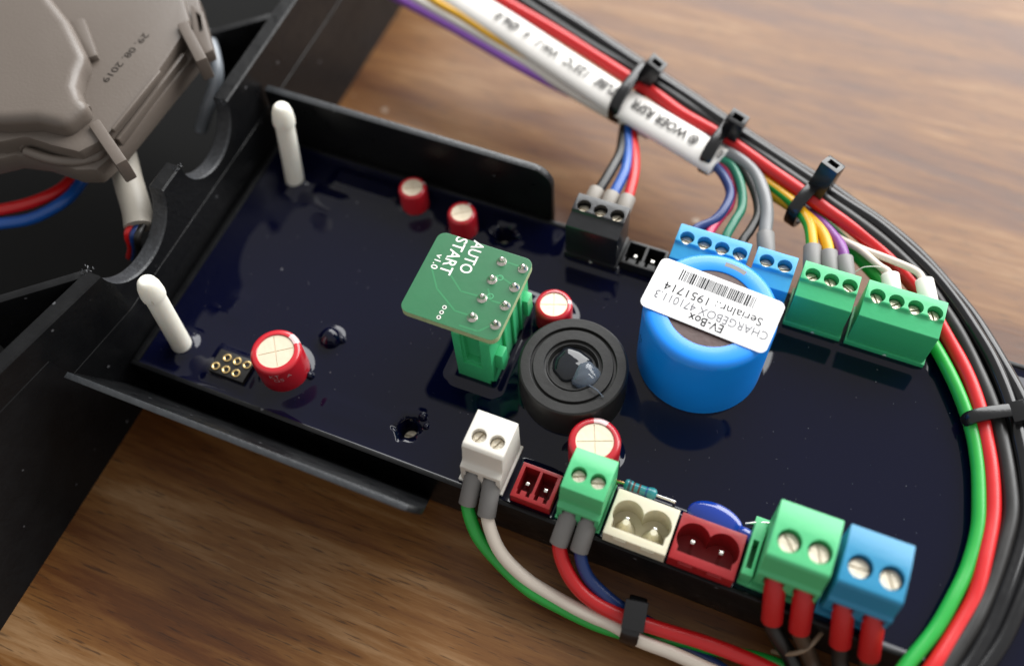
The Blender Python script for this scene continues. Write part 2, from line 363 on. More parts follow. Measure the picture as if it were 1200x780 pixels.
# tray walls that hold the potted board
finish(box(-113.0, 75, 52.4, 53.4, -13.8, 0.15, bev=0.25), 'tray_wall', 'housing', hs)
finish(box(-113.0, 75, 113.7, 114.7, -13.8, 0.15, bev=0.25), 'tray_wall', 'housing', hs)
finish(box(-113.05, -111.6, 53.4, 113.7, -13.7, 0.1, bev=0.25), 'tray_wall', 'housing', hs)
finish(box(74, 75.2, 53.4, 113.7, -13.7, 0.1, bev=0.25), 'tray_wall', 'housing', hs)
def round_corner(x0, x1, z0, z1, r=4.5):
    p = [(x0, z0), (x1, z0)]
    for k in range(9):
        a = math.pi/2*k/8; p.append((x1-r+r*math.cos(a), z1-r+r*math.sin(a)))
    return p+[(x0, z1)]
t = prism(round_corner(-113, -46.6, -13.6, 15), 114.8, 116.6, axis='y', bev=0.45)
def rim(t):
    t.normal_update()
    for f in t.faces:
        if f.normal.z > 0.93: f.material_index = 1  # upward faces coloured lighter to imitate light caught along the edge
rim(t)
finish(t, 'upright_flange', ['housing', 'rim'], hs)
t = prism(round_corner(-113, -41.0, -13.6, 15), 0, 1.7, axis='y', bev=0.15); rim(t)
for v in t.verts:
    s = (v.co.z+13.6)/28.6; v.co.y = 52.7-11.2*s+(v.co.y-0.85)*0.72
    if v.co.x > -60: v.co.x -= 7.5*(1-s)
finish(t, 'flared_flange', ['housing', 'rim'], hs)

# ------------------------------------------------------------------ potted circuit board
pcb = thing('circuit_board', 'potted control circuit board flooded with glossy dark navy resin in the black tray', 'circuit board', (-20, 83, -13))
BLUE = (-8.0, 94.1); BUZ = (-28.6, 79.4)
c_caps = []   # centre px of the top, radius, height
for px, r, h in (((483, 219), 3.05, 6.2), ((541, 248.5), 3.05, 6.2), ((322.5, 411), 4.95, 8.0), ((649, 356), 3.7, 6.0), ((697, 516), 4.75, 8.0)):
    p = A(*px, h); c_caps.append((p.x, p.y, r, h))
post_b = [A(346, 212, 0), A(214, 405, 0)]; post_t = [A(329, 123, 21.5), A(170, 328, 22.5)]
holes = [A(478, 500, 0), A(590, 274, 0)]
dome = A(388, 397, 0)
sock = A(274, 432, 0)
X = np.arange(-111.7, 74.1, 0.42); Y = np.arange(53.3, 113.8, 0.42)
gx, gy = np.meshgrid(X, Y, indexing='ij'); H = np.zeros_like(gx)
rs = np.random.RandomState(3)
def circ(cx, cy, r, h, w):
    global H
    d = np.maximum(np.hypot(gx-cx, gy-cy)-r, 0); H = np.maximum(H, h*np.exp(-d/w))
def rect(x0, x1, y0, y1, h, w, rr=0.5):
    global H
    dx = np.maximum(np.maximum(x0-gx, gx-x1), 0); dy = np.maximum(np.maximum(y0-gy, gy-y1), 0)
    d = np.maximum(np.hypot(dx, dy)-rr, 0); H = np.maximum(H, h*np.exp(-(d/w)**1.5))
circ(*BLUE, 12.1, 0.5, 2.2); circ(*BUZ, 10.4, 0.5, 1.6)
for x, y, r, h in c_caps: circ(x, y, r+0.1, 0.6, 0.7)
for p in post_b: circ(p.x, p.y, 2.6, 0.9, 0.8)
rect(-50.5, -42.8, 73.8, 94, 0.7, 1.1)
rect(-95.0, -82.0, 107.6, 110.2, 0.55, 0.7)
rect(-100, -98, 70, 73, 0.25, 1.5); rect(-97, -93, 101, 103, 0.3, 1.6)
rect(-71, -60, 58.0, 59.5, 0.25, 1.2)
rect(sock.x-4.2, sock.x+4.2, sock.y-2.8, sock.y+2.8, 0.5, 0.6)
rect(-31.4, -23.2, 53.6, 61, 0.5, 0.6); rect(-13.4, -1.5, 53, 62, 0.5, 0.6); rect(-1.4, 10.6, 53, 62, 0.5, 0.6)
rect(-41.5, 33, 106.8, 113.6, 0.45, 0.7)
circ(dome.x, dome.y, 2.2, 0.45, 0.7)
for i, p in enumerate(holes):
    ang = np.arctan2(gy-p.y, gx-p.x); d = np.hypot(gx-p.x, gy-p.y)
    edge = 2.9+0.32*np.sin(6*ang+i)+0.16*np.sin(11*ang+2)
    H += 0.14*np.exp(-((d-edge-0.7)/0.8)**2)
    H = np.where(d < edge, H-0.9*np.clip((edge-d)/1.2, 0, 1)**2*(3-2*np.clip((edge-d)/1.2, 0, 1)), H)
    H = np.where(d < 1.7, -6.0, H)
for k in range(16):
    x, y = rs.uniform(-105, 60), rs.uniform(58, 108); r = rs.uniform(0.5, 1.6)
    H += rs.uniform(-0.12, 0.10)*np.exp(-((gx-x)**2+(gy-y)**2)/(r*r))
lo = sum(rs.uniform(-1, 1)*np.sin(gx*rs.uniform(0.05, 0.22)+gy*rs.uniform(-0.2, 0.2)+rs.uniform(0, 6)) for _ in range(8))
H += lo*0.028
H += 0.45*np.exp(-(gy-53.3)/0.5)*0.4+0.45*np.exp(-(113.7-gy)/0.5)*0.4
for x0, x1, y0, y1 in ((-30.7, -23.7, 54.1, 60.3), (-12.8, -2.0, 53.4, 61.4), (-1.0, 10.0, 53.5, 61.4), (-29.0, -20.9, 108.5, 113.4)):
    H[(gx > x0) & (gx < x1) & (gy > y0) & (gy < y1)] = -5.5
nx, ny = gx.shape
verts = np.stack([gx, gy, H-0.25], -1).reshape(-1, 3)
i, j = np.meshgrid(np.arange(nx-1), np.arange(ny-1), indexing='ij'); a = (i*ny+j).ravel()
faces = np.stack([a, a+ny, a+ny+1, a+1], -1)
me = bpy.data.meshes.new('resin_surface')
org = base_of(pcb)
me.from_pydata(((verts-np.array(org))*MM).tolist(), [], faces.tolist())
me.materials.append(M['potting']); me.polygons.foreach_set('use_smooth', [True]*len(me.polygons)); me.update()
link(bpy.data.objects.new('resin_surface', me), pcb)['label'] = 'glossy dark navy resin with wet looking fillets, pits and drips'
finish(box(-111.6, 74, 53.4, 113.7, -13.5, -7), 'resin_block', 'potting', pcb)
for p in holes:
    b = lathe([(0, -6.6), (1.5, -6.6), (1.5, -5.2), (1.3, -4.8), (0, -4.8)], (p.x, p.y, 0), 24)
    b = cut(b, box(p.x-2, p.x+2, p.y-0.2, p.y+0.2, -5.3, -4)); finish(b, 'fixing_screw', 'screw', pcb)
    finish(lathe([(2.0, -6.8), (2.0, -0.55), (2.2, -0.75), (2.6, -1.4), (2.6, -6.8)], (p.x, p.y, 0), 40), 'screw_well', 'potting', pcb)

def drop(x, y, r, h, z=-0.4, sx=1.0):
    t = lathe([(r*math.cos(math.pi/2*k/10), h*math.sin(math.pi/2*k/10)) for k in range(10)]+[(0, h)], (0, 0, 0), 32)
    t.transform(Matrix.Translation((x, y, z)) @ Matrix.Diagonal((sx, 1, 1, 1))); return t
finish(drop(dome.x, dome.y, 2.45, 3.2), 'resin_dome', 'potting', pcb, smooth=180)
for x, y, r, h in ((dome.x+2.1, dome.y+0.5, 1.0, 1.6), (holes[0].x+1.8, holes[0].y+3.0, 1.0, 1.4), (holes[0].x+3.2, holes[0].y+1.4, 0.7, 0.9), (holes[1].x+3.0, holes[1].y+0.6, 0.75, 1.1), (c_caps[2][0]+5.2, c_caps[2][1]+0.6, 1.0, 1.5), (-80.6, 108.0, 0.8, 1.0)):
    finish(drop(x, y, r, h), 'resin_drip', 'potting', pcb, smooth=180)
# standing posts
for (b0, t0) in zip(post_b, post_t):
    d = (t0-b0); ln = d.length; ax = d.normalized()
    b0 = b0-ax*0.9; ln += 0.9
    prof = [(0, 0), (2.05, 0), (2.0, ln-5.2), (2.0, ln-5.1), (2.3, ln-4.9), (2.35, ln-4.0), (2.15, ln-2.0), (1.75, ln-0.7), (1.35, ln-0.15), (1.0, ln), (0, ln)]
    b = lathe(prof, b0, 32, axis=ax)
    cb = bmesh.new()
    for s in (-1, 1):
        t = box(-0.16, 0.16, -3, -1.85, ln-5.0, ln-3.6)
        t.transform(Matrix.Translation(b0) @ Vector((0, 0, 1)).rotation_difference(ax).to_matrix().to_4x4() @ Matrix.Translation((s*0.7, 0, 0)) @ Matrix.Rotation(s*0.3, 4, 'Z')); merge(cb, t)
    finish(cut(b, cb), 'support_post', 'nylon', pcb, label='tall white nylon support post with snap head')

# red electrolytic capacitors
def wrap(cx, cy, r, a0, z0, vertical=False):
    if vertical: return lambda a, b: Vector((cx+(r+0.03)*math.cos(a0-b/r), cy+(r+0.03)*math.sin(a0-b/r), z0+a))
    return lambda a, b: Vector((cx+(r+0.03)*math.cos(a0+a/r), cy+(r+0.03)*math.sin(a0+a/r), z0+b))
for n, (x, y, r, h) in enumerate(c_caps):
    ri = r*0.72
    b = lathe([(r, -0.6), (r, h-0.75), (r-0.12, h-0.38), (r-0.4, h-0.1), (r-0.75, h), (ri+0.12, h+0.02), (ri, h-0.1), (ri, h-0.3)], (x, y, 0), 48)
    a0 = (0.6, 1.2, 0.75, 0.4, 1.35)[n]
    for f in b.faces:
        c = f.calc_center_median(); a = math.atan2(c.y-y, c.x-x)
        if 0 < (a-a0) % (2*math.pi) < (0.55 if r > 4 else 0.3): f.material_index = 1
    if r > 4:
        lettering('GS', None or (0, 0, 0), (1, 0, 0), (0, 1, 0), 1.15, b, 1, mapper=wrap(x, y, r, -1.25, 4.6), width=1.9)
        lettering('KT', (0, 0, 0), (1, 0, 0), (0, 1, 0), 1.15, b, 1, mapper=wrap(x, y, r, -1.35, 6.1), width=1.9)
        lettering('A', (0, 0, 0), (1, 0, 0), (0, 1, 0), 1.0, b, 1, mapper=wrap(x, y, r, -0.72, 5.4), width=1.0)
    o = finish(b, 'electrolytic_capacitor', ['capred', 'silver_print'], pcb, origin=(x, y, 0),
               label=('small red capacitor beside the raised bar near the flange', 'small red capacitor between the green module and the flange', 'large red capacitor beside the pin socket',
                      'medium red capacitor between the green module and the buzzer', 'large red capacitor half hidden behind the green two way plug')[n])
    b = lathe([(0, h-0.5), (ri+0.02, h-0.5), (ri+0.02, h-0.22), (0, h-0.22)], (x, y, 0), 48)
    cb = bmesh.new(); ra = (0.5, 0.6, 0.62, 0.35, 0.38)[n]
    for k in range(2):
        t = box(-ri*0.93, ri*0.93, -0.075, 0.075, h-0.42, h+0.2); t.transform(Matrix.Translation((x, y, 0)) @ Matrix.Rotation(ra+k*math.pi/2, 4, 'Z')); b = cut(b, t)
    finish(b, 'vent_top', 'captop', o)

# turned pin socket
b = box(sock.x-3.95, sock.x+3.95, sock.y-2.55, sock.y+2.55, -0.4, 1.5, bev=0.2)
cb = bmesh.new(); pins = []
for (qx, qy) in ((220, 295), (290, 320), (358, 345), (138, 352), (210, 378), (280, 403)):
    p = A(230+qx/6, 370+qy/6, 1.6); pins.append(p)
o = finish(b, 'pin_socket', 'header_black', pcb, label='black six way turned pin socket with gold rims')
for p in pins:
    finish(lathe([(0, 0.3), (0.48, 0.4), (0.5, 1.72), (0.62, 1.8), (0.85, 1.76), (0.88, 1.4)], (p.x, p.y, 0), 24, mis=[1, 1, 0, 0, 0]), 'contact', ['brass', 'dark'], o)

# buzzer
b = lathe([(10.25, -0.4), (10.25, 8.4), (10.05, 8.8), (9.75, 9.0), (8.15, 9.0), (8.05, 8.92), (8.0, 8.35), (7.55, 8.35), (7.5, 8.85), (7.4, 8.95), (5.5, 8.95), (5.4, 8.85), (5.35, 8.3), (4.95, 8.25), (4.9, 8.5), (4.75, 8.5), (4.3, 7.6), (0, 7.6)], (*BUZ, 0), 96)
bz = finish(b, 'buzzer', 'buzzer', pcb, origin=(*BUZ, 0), label='round black buzzer with ringed top and a clear resin blob in its centre', smooth=28)
def blob(cx, cy, z0, rx, ry, h, seed, amp=0.06, n=80):
    t = bmesh.new(); rr = random.Random(seed); ph = [rr.uniform(0, 6.28) for _ in range(4)]
    rings = []
    for k in range(9):
        e = math.pi/2*k/8; ring = []
        for i in range(n):
            a = 2*math.pi*i/n; w = 1+amp*(math.sin(3*a+ph[0])+0.6*math.sin(5*a+ph[1])+0.4*math.sin(8*a+ph[2]))*math.cos(e)
            ring.append((cx+rx*w*math.cos(a)*math.cos(e), cy+ry*w*math.sin(a)*math.cos(e), z0+h*math.sin(e)*(1+0.15*math.sin(2*a+ph[3])*math.cos(e))))
        rings.append([t.verts.new(q) for q in ring] if k < 8 else [t.verts.new((cx, cy, z0+h))])
    for a, c in zip(rings, rings[1:]):
        for i in range(n):
            j = (i+1) % n
            t.faces.new([a[i], a[j], c[j], c[i]] if len(c) > 1 else [a[i], a[j], c[0]])
    t.faces.new(rings[0][::-1]); return t
finish(blob(BUZ[0]-0.3, BUZ[1]+0.6, 7.55, 3.9, 3.5, 1.5, 3), 'resin_drop', 'blobdark', bz, smooth=180)
finish(blob(BUZ[0]+2.9, BUZ[1]-0.7, 7.7, 2.9, 2.8, 1.9, 8), 'resin_blob', 'blob', bz, smooth=180)
p0 = A(690, 451, 9.6); p1 = A(707, 465, 9.3)
finish(tube([p0, (p0+p1)/2+Vector((0.1, 0.1, 0.3)), p1], 0.12, 6), 'resin_thread', 'blob', bz)

# big blue capacitor with the serial sticker
bx, by = BLUE; R0, HB = 12.0, 19.0
b = lathe([(R0, -0.5), (R0, HB-1.5), (R0-0.08, HB-1.0), (R0-0.35, HB-0.5), (R0-0.8, HB-0.15), (R0-1.4, HB), (8.2, HB+0.02), (8.0, HB-0.06), (7.9, HB-0.25), (7.9, HB-0.9)], (bx, by, 0), 96)
lettering('M', (0, 0, 0), (1, 0, 0), (0, 1, 0), 1.3, b, 1, mapper=wrap(bx, by, R0, -2.72, 9.5), width=1.3)
lettering('01', (0, 0, 0), (1, 0, 0), (0, 1, 0), 1.5, b, 1, mapper=wrap(bx, by, R0, -2.86, 7.0), width=1.9)
bc = finish(b, 'electrolytic_capacitor', ['capblue', 'ink'], pcb, origin=(bx, by, 0), label='large bright blue capacitor can with a white serial sticker on top')
finish(lathe([(0, HB-1.2), (7.95, HB-1.2), (7.95, HB-0.22), (0, HB-0.25)], (bx, by, 0), 64), 'end_disc', 'capbrown', bc)
b = bmesh.new()
for k in range(10):
    a0 = 1.18+0.42*k/10; a1 = 1.18+0.42*(k+1)/10
    q = [b.verts.new((bx+r*math.cos(a), by+r*math.sin(a), HB+0.03)) for r, a in ((9.3, a0), (10.2, a0), (10.2, a1), (9.3, a1))]; b.faces.new(q)
finish(b, 'date_patch', 'ferrule', bc)
ZL = HB+0.15
c1, c2, c3, c4 = A(775, 300, ZL), A(921, 355.5, ZL), A(897, 416, ZL), A(750, 357, ZL)   # clockwise as pictured
lc = (c1+c2+c3+c4)/4; lx = ((c2-c1)+(c3-c4))/2; ly = ((c1-c4)+(c2-c3))/2
LW, LH = lx.length, ly.length; lx.normalize(); ly = Vector((-lx.y, lx.x, 0))
t = bmesh.new(); pts = []
for sx, sy, a0 in ((1, 1, 0), (-1, 1, 90), (-1, -1, 180), (1, -1, 270)):
    for k in range(7):
        a = math.radians(a0+15*k); pts.append((sx*(LW/2-1.3)+1.3*math.cos(a), sy*(LH/2-1.3)+1.3*math.sin(a)))
def lp(a, b_, z=0.0):
    q = lc+lx*a+ly*b_; ex = max(0, a-8.5); q.z = ZL+z; return q
top = [t.verts.new(lp(p[0], p[1], 0.06)) for p in pts]; bot = [t.verts.new(lp(p[0], p[1])) for p in pts]
t.faces.new(top); t.faces.new(bot[::-1])
for k in range(len(pts)): t.faces.new([bot[k], bot[(k+1) % len(pts)], top[(k+1) % len(pts)], top[k]])
def ink(s, a, b_, h, w, mi, bold=0.0, centre=False):
    lettering(s, (0, 0, 0), (1, 0, 0), (0, 1, 0), h, t, mi, width=w, centre=centre, bold=bold, mapper=lambda p, q: lp(a-p, b_-q, 0.10))
def lab(px, py):
    q = A(px, py, ZL)-lc; return q.dot(lx), q.dot(ly)
for s, (sx0, sy0), (ex, ey), h, mi, bold in (('EV-Box', (849, 382), (808, 367), 1.75, 1, 0.012), ('CHARGEBOX 471011.3', (901.5, 390.5), (768.5, 342), 1.75, 2, 0.0), ('Serialnr.: 1951714', (895, 374), (781, 330), 1.75, 1, 0.0)):
    a0, b0 = lab(sx0, sy0); a1, b1 = lab(ex, ey)
    ink(s, a0, b0, h, a0-a1, mi, bold)
a0, b0 = lab(885.5, 356); a1, b1 = lab(798, 321)
rb = random.Random(5); x = a1; bars = []
while x < a0-0.3:
    w = rb.choice((0.12, 0.12, 0.22, 0.32)); 
    y0, y1 = b0-1.15, b0+1.25
    q = [t.verts.new(lp(*c, 0.10)) for c in ((x, y0), (min(x+w, a0), y0), (min(x+w, a0), y1), (x, y1))]
    f = t.faces.new(q); f.material_index = 1; x += w+rb.choice((0.12, 0.14, 0.24))
finish(t, 'serial_sticker', ['paper', 'ink', 'inkgrey'], bc, smooth=0, label='white rounded sticker with a barcode and serial number')

# soldered headers
hb = {}
def cell_header(name, m, x0, x1, y0, y1, zt, cells, label, wall=0.7, fl=-3.0, wedges=True, pinm='steel', scallop=None, pin_up=1.0):
    b = box(x0, x1, y0, y1, -4.5, zt, bev=0.12)
    n = len(cells); cb = bmesh.new()
    if scallop:
        for k, c in enumerate(cells):
            t = lathe([(0, fl), (scallop, fl), (scallop, zt+1), (0, zt+1)], (c, (y0+y1)/2+0.2, 0), 40)
            b = cut(b, t)
        b = cut(b, box(x0+wall, x1-wall, y0+wall+0.6, (y0+y1)/2+0.6, fl, zt+1))
    else:
        for k, c in enumerate(cells):
            hw = (x1-x0-2*wall-(n-1)*0.5)/n/2; cc = x0+wall+hw+k*(2*hw+0.5)
            b = cut(b, box(cc-hw, cc+hw, y0+wall+0.9, y1-wall, fl, zt+1))
            for s in (-1, 1): b = cut(b, box(cc+s*hw*0.62-0.35, cc+s*hw*0.62+0.35, y0+wall, y0+wall+1.2, fl, zt+1))
    o = finish(b, name, m, pcb, label=label)
    for c in cells:
        t = box(c-0.32, c+0.32, (y0+y1)/2-0.32, (y0+y1)/2+0.32, fl-0.2, zt-pin_up, bev=0.1); finish(t, 'contact_pin', pinm, o)
    return o
cell_header('pin_header', 'redh', -31.0, -23.4, 53.75, 60.6, 3.0, (-28.95, -25.4), 'small dark red two way header beside the white plug')
r2 = cell_header('pin_header', 'redh', -1.25, 10.3, 53.1, 61.7, 4.0, (1.9, 7.0), 'wide red two way header with scalloped cavity beside the cream header', scallop=2.95, wall=1.0)
cell_header('pin_header', 'header_black', -29.3, -20.6, 108.2, 114.0, 2.6, (-26.9, -23.2), 'empty black two way header between the black and the blue plugs', wall=0.5)
for x in (1.9, 7.0):
    finish(box(x-1.3, x+1.3, 52.75, 53.3, 2.2, 3.6, bev=0.12), 'latch_rib', 'redh', r2)
# cream header with its two cones
cr = cell_header('pin_header', 'cream', -13.1, -1.75, 53.0, 61.7, 4.2, (-10.0, -4.9), 'cream two way header with round cavities', scallop=2.75, wall=0.9, pin_up=1.6, fl=-1.6)
for x in (-10.0, -4.9):
    finish(lathe([(0, -1.7), (2.0, -1.7), (1.2, 0.4), (0.75, 2.4), (0.55, 2.9), (0, 2.9)], (x, 56.6, 0), 24), 'pin_shroud', 'cream', cr)
    finish(box(x-1.2, x+1.2, 52.7, 53.2, 2.4, 3.8, bev=0.12), 'latch_rib', 'cream', cr)
# resistor
ra, rb_ = A(731, 566, 2.0), A(770, 580, 2.0); ax = (rb_-ra).normalized(); ln = (rb_-ra).length
prof = []; mis = []
for s, r in ((0, 0), (0.02, 0.6), (0.06, 0.95), (0.14, 1.08), (0.22, 1.02), (0.27, 0.86), (0.33, 0.84), (0.38, 0.84), (0.44, 0.84), (0.50, 0.84), (0.58, 0.84), (0.66, 0.86), (0.72, 0.88), (0.78, 1.02), (0.86, 1.08), (0.94, 0.95), (0.98, 0.6), (1.0, 0)): prof.append((r, s*ln))
mis = [0, 0, 0, 2, 0, 1, 0, 0, 1, 0, 0, 3, 0, 0, 0, 0, 0]
rs_ = finish(lathe(prof, ra, 28, axis=ax, mis=mis), 'resistor', ['resistor', 'band_brown', 'band_dark', 'band_blue'], pcb, origin=(ra.x, ra.y, 0), label='small teal resistor with colour bands behind the cream header')
e1 = A(789, 587, 1.9)
finish(tube([rb_-ax*0.3, rb_+ax*0.8, e1, e1+Vector((0.25, 0, -0.5)), e1+Vector((0.3, 0, -2.4))], 0.3, 10), 'lead', 'steel', rs_)
e0 = A(725, 564, 1.6); finish(tube([ra+ax*0.3, e0, e0+Vector((-0.3, 0, -0.4)), e0+Vector((-0.35, 0, -2.0))], 0.32, 10), 'lead', 'brass', rs_)
# blue disc component lying down
p = A(835, 608, 1.8)
t = bmesh.new(); bmesh.ops.create_uvsphere(t, u_segments=40, v_segments=20, radius=1)
t.transform(Matrix.Translation((4.4, 63.4, 0.7)) @ Matrix.Rotation(math.radians(-6), 4, 'Z') @ Matrix.Rotation(math.radians(14), 4, 'X') @ Matrix.Diagonal((5.2, 3.0, 1.25, 1)))
ds = finish(t, 'disc_varistor', 'disc', pcb, origin=(p.x, p.y, 0), label='shiny blue disc component lying behind the wide red header', smooth=180)
t = bmesh.new(); bmesh.ops.create_uvsphere(t, u_segments=24, v_segments=14, radius=1)
t.transform(Matrix.Translation((10.6, 62.6, 1.0)) @ Matrix.Rotation(math.radians(-20), 4, 'Z') @ Matrix.Diagonal((2.4, 1.3, 1.1, 1))); finish(t, 'coated_leg', 'disc', ds, smooth=180)
finish(tube([(9.5, 64.6, 1.2), (11.5, 65.6, 1.3), (14.2, 66.4, 1.2), (14.6, 66.3, -0.8)], 0.22, 10), 'lead', 'steel', ds)

# ------------------------------------------------------------------ plugs
def screw_mesh(r):
    b = lathe([(0, -1.0), (r, -1.0), (r, -0.15), (r-0.15, 0), (0, 0)], (0, 0, 0), 28)
    t = box(-r*1.2, r*1.2, -0.17, 0.17, -0.45, 0.4); b = cut(b, t)
    me = bpy.data.meshes.new('terminal_screw'); b.transform(Matrix.Scale(MM, 4)); b.to_mesh(me); b.free(); me.materials.append(M['screw'])
    me.polygons.foreach_set('use_smooth', [True]*len(me.polygons)); me.set_sharp_from_angle(angle=math.radians(35)); return me
SM, SL = screw_mesh(1.25), screw_mesh(1.75)
rnd = random.Random(11)
def plug(label, m, prof, x0, x1, xs, vy, zt, hr, sm, openings=None, extra=None, sink=1.5, group=None):
    th = thing('terminal_plug', label, 'terminal plug', ((x0+x1)/2, (prof[0][0]+prof[-1][0])/2, 0), group)
    b = prism(prof, x0, x1, bev=0.22)
    cb = bmesh.new()
    for x in xs: lathe([(0, zt-3.0), (hr, zt-3.0), (hr, zt+3), (0, zt+3)], (x, vy, 0), 36, cb)
    b = cut(b, cb)
    if openings:
        cb = bmesh.new()
        for x in xs: box(x-openings[0], x+openings[0], *openings[1:], bm=cb)
        b = cut(b, cb)
    hz_ = finish(b, 'housing', m, th, smooth=30)
    bo = base_of(th)
    for x in xs:
        o = bpy.data.objects.new('terminal_screw', sm); link(o, th); o.location = (Vector((x, vy, zt-sink))-bo)*MM
        o.rotation_euler.z = rnd.uniform(-1.2, 1.2)
    return th
def back_prof(f=107.5, k=115.2, zt=11.6): return [(f, 1.4), (f, 10.2), (f+0.1, 10.45), (110.75, 10.95), (111.0, 11.55), (111.2, zt), (k, zt), (k, 1.4)]
def header(x0, x1, y0, y1, zt, m, label, mark=None):
    b = box(x0, x1, y0, y1, -1.0, zt, bev=0.12)
    o = finish(b, 'plug_header', m, pcb, label=label)
    if mark is not None:
        t = bmesh.new(); q = [t.verts.new((mark+dx, y0-0.03, dz)) for dx, dz in ((-0.45, 0.35), (0.45, 0.35), (0.0, 1.0))]; t.faces.new(q); finish(t, 'pin_mark', 'silk', o, smooth=0)
    return o
def ramp(a, n): return [a+3.5*k for k in range(n)]
P_BLACK = plug('black three way screw plug with grey ferrules on the board edge', 'black', back_prof(), -40.9, -29.9, ramp(-38.75, 3), 112.5, 11.6, 1.42, SM)
header(-41.1, -29.7, 107.2, 115.4, 1.3, 'black', 'black header under the black three way plug', -35.2)
P_B4 = plug('blue four way screw plug half behind the big blue capacitor', 'blue', back_prof(), -19.4, -5.1, ramp(-17.3, 4), 112.3, 11.6, 1.42, SM)
header(-19.6, -4.9, 107.2, 115.4, 1.3, 'blue', 'blue header under the four way plug')
P_B2 = plug('blue two way screw plug between the blue four way and green plugs', 'blue', back_prof(), -3.9, 4.0, ramp(-1.55, 2), 112.5, 11.6, 1.42, SM)
header(-4.1, 4.2, 107.2, 115.4, 1.3, 'blue', 'blue header under the two way plug')
P_G3 = plug('emerald green three way screw plug with grey ferrules', 'dgreen', back_prof(), 5.3, 16.0, ramp(7.35, 3), 112.5, 11.6, 1.42, SM)
header(5.0, 16.3, 107.1, 115.4, 1.3, 'dgreen', 'green header under the three way plug', 11)
P_G4 = plug('emerald green four way screw plug with white ferrules', 'dgreen', back_prof(), 17.4, 32.0, ramp(19.6, 4), 112.2, 11.6, 1.42, SM)
header(17.1, 32.3, 107.1, 115.4, 1.3, 'dgreen', 'green header under the four way plug', 25)
white_prof = [(64.0, 0.6), (64.0, 11.1), (57.1, 11.1), (56.5, 10.7), (55.9, 6.6), (55.6, 6.1), (54.6, 5.7), (54.2, 0.6)]
P_W = plug('white two way screw plug with grey ferrules', 'white', white_prof, -41.0, -33.1, [-38.75, -35.25], 59.3, 11.1, 1.38, SM, (1.25, 52, 57.5, 1.6, 4.7), sink=1.1)
header(-41.5, -32.7, 54.0, 64.3, 0.5, 'white', 'white header under the white plug')
g2_prof = [(63.9, 0.6), (63.9, 10.4), (61.1, 11.15), (55.9, 10.7), (55.2, 8.2), (55.1, 6.3), (54.8, 6.0), (54.0, 5.6), (53.8, 0.6)]
P_G2 = plug('light green two way screw plug in front of a red capacitor', 'green', g2_prof, -22.1, -14.2, [-19.8, -16.3], 59.0, 11.0, 1.4, SM, (1.3, 52, 57, 1.4, 4.9), sink=1.2)
header(-22.4, -13.9, 53.7, 64.2, 0.5, 'green', 'green header under the two way plug')
big_prof = [(66.7, 0.8), (66.7, 12.6), (62.6, 13.2), (56.7, 12.9), (56.2, 12.4), (55.3, 8.8), (54.6, 8.2), (54.4, 3.4), (55.5, 3.0), (55.5, 0.8)]
P_BG = plug('big pale green two way screw plug with red ferrules', 'green', big_prof, 13.3, 23.8, [16.3, 21.3], 60.0, 13.05, 2.0, SL, (1.75, 52, 58, 4.2, 7.6), sink=1.2)
h1 = header(11.0, 24.1, 54.3, 67.0, 0.7, 'green', 'green header beside the wide red header')
t = box(10.9, 12.9, 54.6, 64.5, -0.8, 5.2, bev=0.2); t = cut(t, box(11.4, 12.4, 55.8, 61, 1.2, 6)); finish(t, 'end_flange', 'green', h1)
P_BB = plug('big blue two way screw plug with red ferrules', 'dblue', big_prof, 24.9, 35.3, [27.8, 32.8], 60.0, 13.05, 2.0, SL, (1.75, 52, 58, 4.2, 7.6), sink=1.2)
header(24.5, 35.6, 54.3, 67.0, 0.7, 'dblue', 'blue header under the big two way plug')

# ------------------------------------------------------------------ plug-in module
ZM = 18.0
q = [A(470, 361.5, ZM), A(513.5, 269, ZM), A(627.5, 306, ZM), A(579, 402.5, ZM)]
mx0 = (q[0].x+q[1].x)/2; mx1 = (q[2].x+q[3].x)/2; my0 = (q[0].y+q[3].y)/2; my1 = (q[1].y+q[2].y)/2
mo = thing('plug_in_module', 'small green AUTO START module board standing on a green connector shell', 'module', ((mx0+mx1)/2, (my0+my1)/2, 0))
def rrect(x0, x1, y0, y1, r, n=6):
    o = []
    for cx, cy, a0 in ((x1-r, y1-r, 0), (x0+r, y1-r, 90), (x0+r, y0+r, 180), (x1-r, y0+r, 270)):
        for k in range(n+1): a = math.radians(a0+90*k/n); o.append((cx+r*math.cos(a), cy+r*math.sin(a)))
    return o
b = prism(rrect(mx0, mx1, my0, my1, 1.7), ZM-1.5, ZM, axis='z', bev=0.08)
for f in b.faces:
    if abs(f.normal.z) < 0.8: f.material_index = 1
b.normal_update()
for f in b.faces: f.material_index = 0 if abs(f.normal.z) > 0.8 else 1
def onb(zx, zy):
    return A(460+zx/6, 255+zy/6, ZM)
for s, a, e, h in (('AUTO', (612, 168), (512, 392), 2.3), ('START', (492, 142), (392, 405), 2.3), ('v1.0', (338, 258), (282, 358), 1.25)):
    p0, p1 = onb(*a), onb(*e)
    xl = p0.x; lettering(s, (xl-h*0.45, p0.y, ZM), (0, -1, 0), (1, 0, 0), h, b, 2, width=p0.y-p1.y, bold=0.012, lift=0.03)
for zx, zy in ((365, 630), (345, 665), (325, 700)):
    p = onb(zx, zy); 
    for r, mi, dz in ((0.42, 2, 0.02), (0.24, 3, 0.035)):
        vs = [b.verts.new((p.x+r*math.cos(k*0.6283), p.y+r*math.sin(k*0.6283), ZM+dz)) for k in range(10)]; f = b.faces.new(vs); f.material_index = mi
